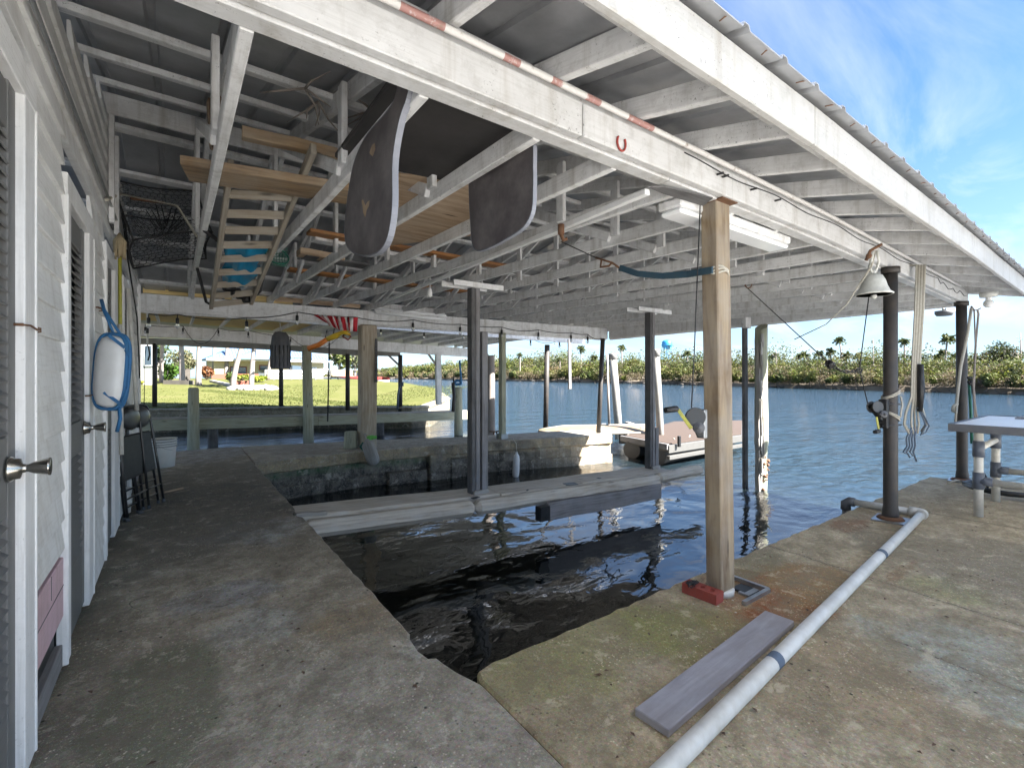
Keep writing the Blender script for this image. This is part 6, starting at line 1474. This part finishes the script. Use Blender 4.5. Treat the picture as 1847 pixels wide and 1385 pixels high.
# ================================================================= THE LAWN SIDE
def LP(px, py):
    d = ray(px, py); lo, hi = 18.0, 90.0
    for _ in range(50):
        t = (lo + hi) / 2
        if H + t * d[2] > lawnz(d[0] * t, d[1] * t): lo = t
        else: hi = t
    return V(d[0] * t, d[1] * t, H + t * d[2])
for lab, bx, byy, tx, ty, w_ in (('grey palm trunk standing behind the stone ledge on the lawn', 329, 693, 326, 628, 8.5), ('pale palm trunk nearest the blunt canal piling', 358, 695, 360, 628, 8.5), ('slim palm trunk before the croton bush', 386, 683, 387, 628, 6),
                          ('slim palm trunk in front of the red-brown porch', 408, 683, 411, 628, 6.5), ('thick palm trunk leaning steeply right over the lawn', 419, 701, 445, 630, 8.5), ('upright palm trunk right of the steeply leaning one', 453, 700, 461, 630, 8), ('leaning palm trunk beside the white railing', 483, 684, 497, 640, 6), ('palm trunk at the far left before the white house', 291, 690, 293, 628, 6)):
    b = LP(bx, byy); d = dep_of(b.x, b.y); tp = DP(tx, ty, d); f = 1.9; lean = ((tp.x - b.x) * f, (tp.y - b.y) * f)
    sabal(lab, b.x, b.y, b.z, max(4.6, (tp.z - b.z) * f), lean, 1.5, 'palm trunks on the lawn', 26, w_ / 2 * d / F, (.07, .095, .03), 'palmtrunk', .3)
def bush(label, px, py, wpx, hpx, col, n, ls, name='bush', cat='bush'):
    b = LP(px, py); d = dep_of(b.x, b.y); k = d / F; t = thing(name, label, cat, b, 'shrubs around the lawn')
    p_ = blob((b.x, b.y, b.z + hpx * k * .5), wpx * k * .55, wpx * k * .55, hpx * k * .55, n, 8); leaf_obj('foliage', p_, rng.uniform(.6, 1.3, len(p_)) * ls, tints(len(p_), [q * .6 for q in col], .5), t)
    m = MB(); [m.tube([(b.x, b.y, b.z - .1), (b.x + math.cos(a) * wpx * k * .25, b.y + math.sin(a) * wpx * k * .25, b.z + hpx * k * .6)], .03, 5) for a in (0, 1.6, 3.1, 4.7)]; m.build('stem', M['snag'], t)
bush('large bright green bush on the lawn by the wall corner', 303, 689, 36, 34, (.10, .20, .03), 900, .22)
bush('olive green bush behind the large bright green one', 316, 682, 44, 38, (.13, .16, .05), 800, .24)
bush('red and green croton bush between palm trunks', 373, 685, 26, 30, (.25, .11, .05), 600, .2)
bush('green shrub at the foot of the steeply leaning palm', 416, 690, 22, 20, (.10, .15, .03), 450, .17)
bush('low yellow-green hedge right of the upright palm trunk', 462, 689, 42, 13, (.28, .33, .03), 700, .16)
bush('low yellow-green clump right of the steeply leaning palm', 437, 686, 26, 12, (.26, .31, .04), 400, .16)
bush('small yellowish plant below the white house', 254, 694, 14, 8, (.3, .3, .03), 160, .14)
# stone border
bd = thing('stone_border', 'pale rock edging of the flower bed at the palms', 'stone border', LP(465, 703)); m = MB(); r = random.Random(6)
for k in range(46):
    q = LP(418 + k * 1.75, 702 + r.uniform(-2, 2)); m.sphere(q + V(0, 0, .05), r.uniform(.12, .26), 6, (1.3, 1, .8))
m.build('rocks', M['stone'], bd); m = MB(); m.beam(LP(425, 697) + V(0, 0, .12), LP(450, 696) + V(0, 0, .12), .2, .45); m.build('bed_edge', M['redbrown'], bd); m = MB(); m.beam(LP(382, 689), LP(417, 697), .3, .3); m.build('edging_timber', M['stone'], bd)
a = LP(300, 693); m = MB(); m.beam(a + V(0, 0, .1), LP(345, 694) + V(0, 0, .1), .5, .35); m.beam(LP(337, 692), LP(337, 692) + V(0, 0, 1.0), .5, .4); single(m, 'stone_ledge', M['rock'], 'dark stone ledge with a stump between the palm trunks', 'ledge', a)
# white house at the left
wh = thing('white_house', 'white house with a tall window at the far left behind the wall corner', 'house', LP(262, 697)); b = LP(262, 694); d = dep_of(b.x, b.y)
lx, rx = DP(215, 690, d), DP(277, 690, d); dirv = (rx - lx).normalized(); nrm_ = V(rx.x - .12 * rx.y, rx.y, 0).normalized(); hh = 4.2
m = MB(); m.prism([(q.x, q.y) for q in (lx - dirv * 5, rx, rx + nrm_ * 4, lx - dirv * 5 + nrm_ * 4)], b.z - .5, b.z + hh); m.build('wall', M['whitewall'], wh)
q = DP(268, 641, d - .05); m = MB(); m.box((q.x, q.y, q.z), (.55, .06, 1.35), math.atan2(dirv.y, dirv.x)); wf = m.build('window', M['trim'], wh); m = MB(); m.box((q.x, q.y, q.z), (.42, .09, 1.22), math.atan2(dirv.y, dirv.x)); m.build('pane', M['window'], wf)
m = MB(); m.beam((lx - dirv * 5.4 + nrm_ * 2) + V(0, 0, hh + b.z - lx.z + .2), rx + dirv * .1 + nrm_ * 2 + V(0, 0, hh + b.z - rx.z + .2), 4.6, .3); m.build('roof', M['blueroof'], wh)
# blue-roofed house
bh = thing('blue_roofed_house', 'low cream house with blue metal hip roof beyond the lawn', 'house', DP(480, 690, 52)); d = 52; A_ = DP(372, 652, 48); B2 = DP(600, 655, 56); dv = V(B2.x - A_.x, B2.y - A_.y, 0).normalized(); nv = V(-dv.y, dv.x, 0); ze = 3.05; zg = .7
L = V(B2.x - A_.x, B2.y - A_.y, 0).length; a0 = V(A_.x, A_.y, 0)
def HP(u, v, z): q = a0 + dv * u + nv * v; return V(q.x, q.y, z)
m = MB(); m.prism([(q.x, q.y) for q in (HP(.8, .8, 0), HP(L - .8, .8, 0), HP(L - .8, 8, 0), HP(.8, 8, 0))], zg - 1.2, ze); m.build('wall', M['housewall'], bh)
m = MB(); o_ = .0; ev = [HP(0, 0, ze), HP(L, 0, ze), HP(L, 8.8, ze), HP(0, 8.8, ze)]; r1, r2 = HP(4.4, 4.4, ze + 2.3), HP(L - 4.4, 4.4, ze + 2.3)
m.face([ev[0], ev[1], r2, r1]); m.face([ev[1], ev[2], r2]); m.face([ev[2], ev[3], r1, r2]); m.face([ev[3], ev[0], r1]); m.face(ev[::-1]); ro = m.build('roof', M['blueroof'], bh)
m = MB(); gx = L * .36; g = [HP(gx - 2.2, -1.4, ze), HP(gx + 2.2, -1.4, ze), HP(gx, -1.4, ze + 1.15), HP(gx, 2.4, ze + 1.15), HP(gx - 2.2, 2.2, ze + .05), HP(gx + 2.2, 2.2, ze + .05)]
m.face([g[0], g[2], g[3], g[4]]); m.face([g[1], g[5], g[3], g[2]]); m.face([g[0], g[1], g[2]]); m.build('porch_gable', M['blueroof'], ro)
m = MB()
for k in range(40): u = L * k / 40; vtop = min(4.4, u, L - u) ; m.beam(HP(u, .02, ze + .03), HP(u, vtop, ze + .03 + 2.3 * vtop / 4.4), .05, .06)
m.build('seam', M['blueroof'], ro); m = MB(); m.box(HP(3.2, 4.2, ze + 2.0), (.9, .9, 1.6)); m.build('chimney', M['stone'], ro)
m = MB(); m.beam(HP(0, -.03, ze - .08), HP(L, -.03, ze - .08), .06, .18); m.build('fascia', M['trim'], ro)
for u, w_, z0, z1 in ((2.2, 1.6, .9, 2.3), (5.0, 1.2, .9, 2.5), (8.3, 1.4, 1.0, 2.3), (10.2, .9, .3, 2.3), (12.6, 1.6, 1.0, 2.3), (15.5, 2.4, .9, 2.3)):
    if u > L - 1.5: continue
    m = MB(); m.beam(HP(u, .77, (z0 + z1) / 2), HP(u + w_, .77, (z0 + z1) / 2), .06, z1 - z0); wf = m.build('window', M['redbrown'] if u < 9 else M['trim'], bh); m = MB(); m.beam(HP(u + .1, .74, (z0 + z1) / 2), HP(u + w_ - .1, .74, (z0 + z1) / 2), .05, z1 - z0 - .2); m.build('pane', M['window'], wf)
m = MB(); m.beam(HP(.4, -.6, 1.05), HP(L * .45, -.6, 1.05), .06, .9); m.build('porch_rail', M['redbrown'], bh)
# dock with white rail, boats
wd = thing('neighbour_dock', 'white railed wooden dock on piles beyond the end of the lawn', 'dock', DP(560, 690, 40)); a, b = DP(478, 690, 38), DP(660, 691, 44); a.z = b.z = .72
m = MB(); m.beam(a, b, 1.6, .14); m.build('deck', M['greypost'], wd)
m = MB()
for k in range(9): q = a.lerp(b, k / 8); m.tube([(q.x, q.y, -1.4), (q.x, q.y, .66)], .14, 8)
m.build('pile', M['darkpost'], wd); m = MB()
for k in range(10): q = a.lerp(b, k / 13); m.beam((q.x, q.y, .79), (q.x, q.y, 1.75), .09, .09, up=(0, 1, 0))
for z in (1.15, 1.45, 1.75): m.beam((a.x, a.y, z), a.lerp(b, 9 / 13) + V(0, 0, z - .72), .05, .09)
m.build('rail', M['alum'], wd)
m = MB(); 
for k in range(3): q = a.lerp(b, .62 + k * .06); m.beam((q.x, q.y - .3, 1.25), (q.x + .9, q.y - .3, 1.25), .5, .05); m.beam((q.x, q.y - .1, 1.55), (q.x + .9, q.y - .1, 1.55), .05, .5)
m.build('bench', M['lumber'], wd)
def boat(label, px, py, dep, L_, ang, stripe, canopy):
    c = DP(px, py, dep); t = thing('motor_boat', label, 'boat', c); u = V(math.cos(ang), math.sin(ang), 0); s_ = V(-u.y, u.x, 0)
    def rows(z, w, l0, l1): return [c + u * (l0 + (l1 - l0) * k / 8) + s_ * (w * (1 - (k / 8) ** 3 * .95)) * sg + V(0, 0, z + .25 * (k / 8) ** 2) for sg in (1, -1) for k in range(9)]
    m = MB(); A0 = rows(-.55, .55, -L_ / 2, L_ / 2 * .8); A1 = rows(.1, .95, -L_ / 2, L_ / 2); A2 = rows(.38, .98, -L_ / 2, L_ / 2 * 1.04)
    for X, Y_ in ((A0, A1),):
        for k in range(8): m.face([X[k], X[k + 1], Y_[k + 1], Y_[k]], smooth=True); m.face([X[9 + k], Y_[9 + k], Y_[10 + k], X[10 + k]], smooth=True)
    m.face([A0[0], A1[0], A1[9], A0[9]]); m.build('hull', M['whiteboat'], t)
    m = MB()
    for k in range(8): m.face([A1[k], A1[k + 1], A2[k + 1], A2[k]], smooth=True); m.face([A1[9 + k], A2[9 + k], A2[10 + k], A1[10 + k]], smooth=True)
    for k in range(8): m.face([A2[k], A2[k + 1], A2[10 + k], A2[9 + k]])
    m.build('topsides', M[stripe], t)
    m = MB(); m.beam(c - u * .6 + V(0, 0, .62), c + u * .3 + V(0, 0, .62), .9, .5, taper=.8); m.build('console', M['window'], t)
    if canopy:
        m = MB(); m.beam(c - u * 1.2 + V(0, 0, 1.7), c + u * .9 + V(0, 0, 1.7), 1.5, .08)
        for q in (-1.1, .8):
            for w_ in (-.6, .6): m.tube([c + u * q + s_ * w_ + V(0, 0, .4), c + u * q + s_ * w_ + V(0, 0, 1.68)], .03, 6)
        m.build('canopy', M['rubber'], t)
boat('white motor boat with a dark canopy on the lift by the house', 535, 675, 47, 6.5, .2, 'whiteboat', True)
boat('white boat with red topsides at the end of the neighbouring dock', 652, 687, 46, 5.0, 2.4, 'red', False)
# trees behind the houses
for lab, px, dep, h, r_, col in (('green palm-like tree beyond the neighbouring dock', 612, 62, 5.2, 2.2, (.14, .17, .04)), ('grey-green tree behind the blue roof at its right end', 640, 85, 6.4, 3.5, (.13, .14, .07)), ('dark tree behind the white house', 285, 75, 6.0, 3.0, (.08, .11, .04)), ('sparse tree behind the olive bush', 330, 70, 4.6, 2.6, (.2, .2, .1))):
    c = DP(px, 680, dep); broadtree(lab, 'broadleaf_tree', c.x, c.y, .6, h, r_, 900, col, .42, 8, 'trees beyond the lawn')
# ---- grass blades at the lawn's near edge
n = 26000; P_, C_, Z_ = [], [], []
for k in range(n):
    t = rng.random(); i = min(3, int(t * 4)); q0, q1 = q0s, q1s = SWP[i], SWP[i + 1]; s = rng.random(); dd = .5 + 16 * rng.random() ** 2
    x = q0[0] + (q1[0] - q0[0]) * s; y = q0[1] + (q1[1] - q0[1]) * s; L = math.hypot(q1[0] - q0[0], q1[1] - q0[1]); x -= (q1[1] - q0[1]) / L * dd; y += (q1[0] - q0[0]) / L * dd
    P_.append((x, y, lawnz(x, y) + .012)); Z_.append(.05); C_.append(np.array((.095, .11, .03)) * rng.uniform(.7, 1.25))
o = leaf_obj('grass', P_, Z_, C_, None, 'stuff'); o['label'] = 'short mown grass on the lawn across the canal'; o['category'] = 'grass'

# ================================================================= ADDED SUNSHADE BEHIND THE CAMERA (unseen, put in to shade the dock)
PC = thing('added_sunshade', 'added unseen sunshade panel on square posts behind the boat slip', 'sunshade', (0, -2, 0))
B1(lambda m: [m.beam((-9, -2.4, 4.25), (9.6, -2.4, 4.25), 3.0, .10, up=(0, 0, 1))], 'shade_panel', M['white'], PC)
for y in (-.95, -3.85): B1(lambda m: m.beam((-9, y, 4.09), (9.6, y, 4.09), .09, .22), 'beam', M['white'], PC)
for x in (-8.5, -4.2, 4.6, 9.3):
    B1(lambda m: m.beam((x, -3.85, 0), (x, -3.85, 3.98), .14, .14, up=(0, 1, 0)), 'post', M['white'], PC)
B1(lambda m: m.beam((9.3, .24, 0), (9.3, .24, 3.98), .14, .14, up=(0, 1, 0)), 'post', M['white'], PC) if False else None

# ================================================================= CAMERA, LIGHT, SKY
cam = bpy.data.cameras.new('camera'); co_ = bpy.data.objects.new('camera', cam); COL.objects.link(co_)
cam.sensor_width = 36; cam.sensor_fit = 'HORIZONTAL'; cam.lens = 36 * F / 1847
cam.shift_y = -(692.5 - HY) / 1847; cam.shift_x = 0
co_.location = (0, 0, H); co_.rotation_euler = (R(90), 0, -TH); cam.clip_start = .05; cam.clip_end = 4000
S.camera = co_
SUN = Vector((.45, -.97, 1.0)).normalized(); EL = math.asin(SUN.z); AZ = math.atan2(SUN.x, SUN.y)
sl = bpy.data.lights.new('sun', 'SUN'); so = bpy.data.objects.new('sun', sl); COL.objects.link(so); sl.energy = 4.4; sl.angle = R(.55); sl.color = (1, .965, .91)
so.rotation_euler = SUN.to_track_quat('Z', 'Y').to_euler(); so.location = (10, -20, 25)
W = bpy.data.worlds.new('World'); S.world = W; W.use_nodes = True; nt = W.node_tree; bg = nt.nodes['Background']
sky = nt.nodes.new('ShaderNodeTexSky'); sky.sky_type = 'NISHITA'; sky.sun_disc = False; sky.sun_elevation = EL; sky.sun_rotation = AZ; sky.air_density = 1.0; sky.dust_density = .6; sky.ozone_density = 1.6
tc = nt.nodes.new('ShaderNodeTexCoord'); sx = nt.nodes.new('ShaderNodeSeparateXYZ'); nt.links.new(tc.outputs['Generated'], sx.inputs[0])
zz = mth(nt, 'ADD', mth(nt, 'MAXIMUM', sx.outputs[2], 0.0), .12)
cm = nt.nodes.new('ShaderNodeCombineXYZ'); nt.links.new(mth(nt, 'DIVIDE', sx.outputs[0], zz), cm.inputs[0]); nt.links.new(mth(nt, 'DIVIDE', sx.outputs[1], zz), cm.inputs[1])
mp = nt.nodes.new('ShaderNodeMapping'); mp.inputs['Rotation'].default_value = (0, 0, R(35)); mp.inputs['Scale'].default_value = (.55, 1.5, 1); nt.links.new(cm.outputs[0], mp.inputs['Vector'])
n1 = noise(nt, mp.outputs[0], 1.3, 7, .6, .7); n2 = noise(nt, mp.outputs[0], .5, 3, .5)
cl = mth(nt, 'MULTIPLY', ramp(nt, n1, [(.42, 0), (.68, 1)]), ramp(nt, n2, [(.34, 0), (.55, 1)]))
hzn = maprange(nt, sx.outputs[2], 0, .5, .34, 0)
c = sky.outputs['Color']
c = mix(nt, 1.0, c, (.62, .86, 1.12), 'MULTIPLY')
c = mix(nt, mth(nt, 'MULTIPLY', cl, .7), c, (5.6, 5.8, 6.1)); c = mix(nt, hzn, c, (3.6, 4.4, 5.4))
nt.links.new(c, bg.inputs['Color']); bg.inputs['Strength'].default_value = .034
S.view_settings.view_transform = 'Standard'; S.view_settings.look = 'None'; S.view_settings.gamma = 1.0; S.view_settings.exposure = 3.0
S.cycles.max_bounces = 10; S.cycles.diffuse_bounces = 6; S.cycles.glossy_bounces = 4; S.cycles.transmission_bounces = 6
for o in bpy.data.objects:
    if '_loc' in o: del o['_loc']
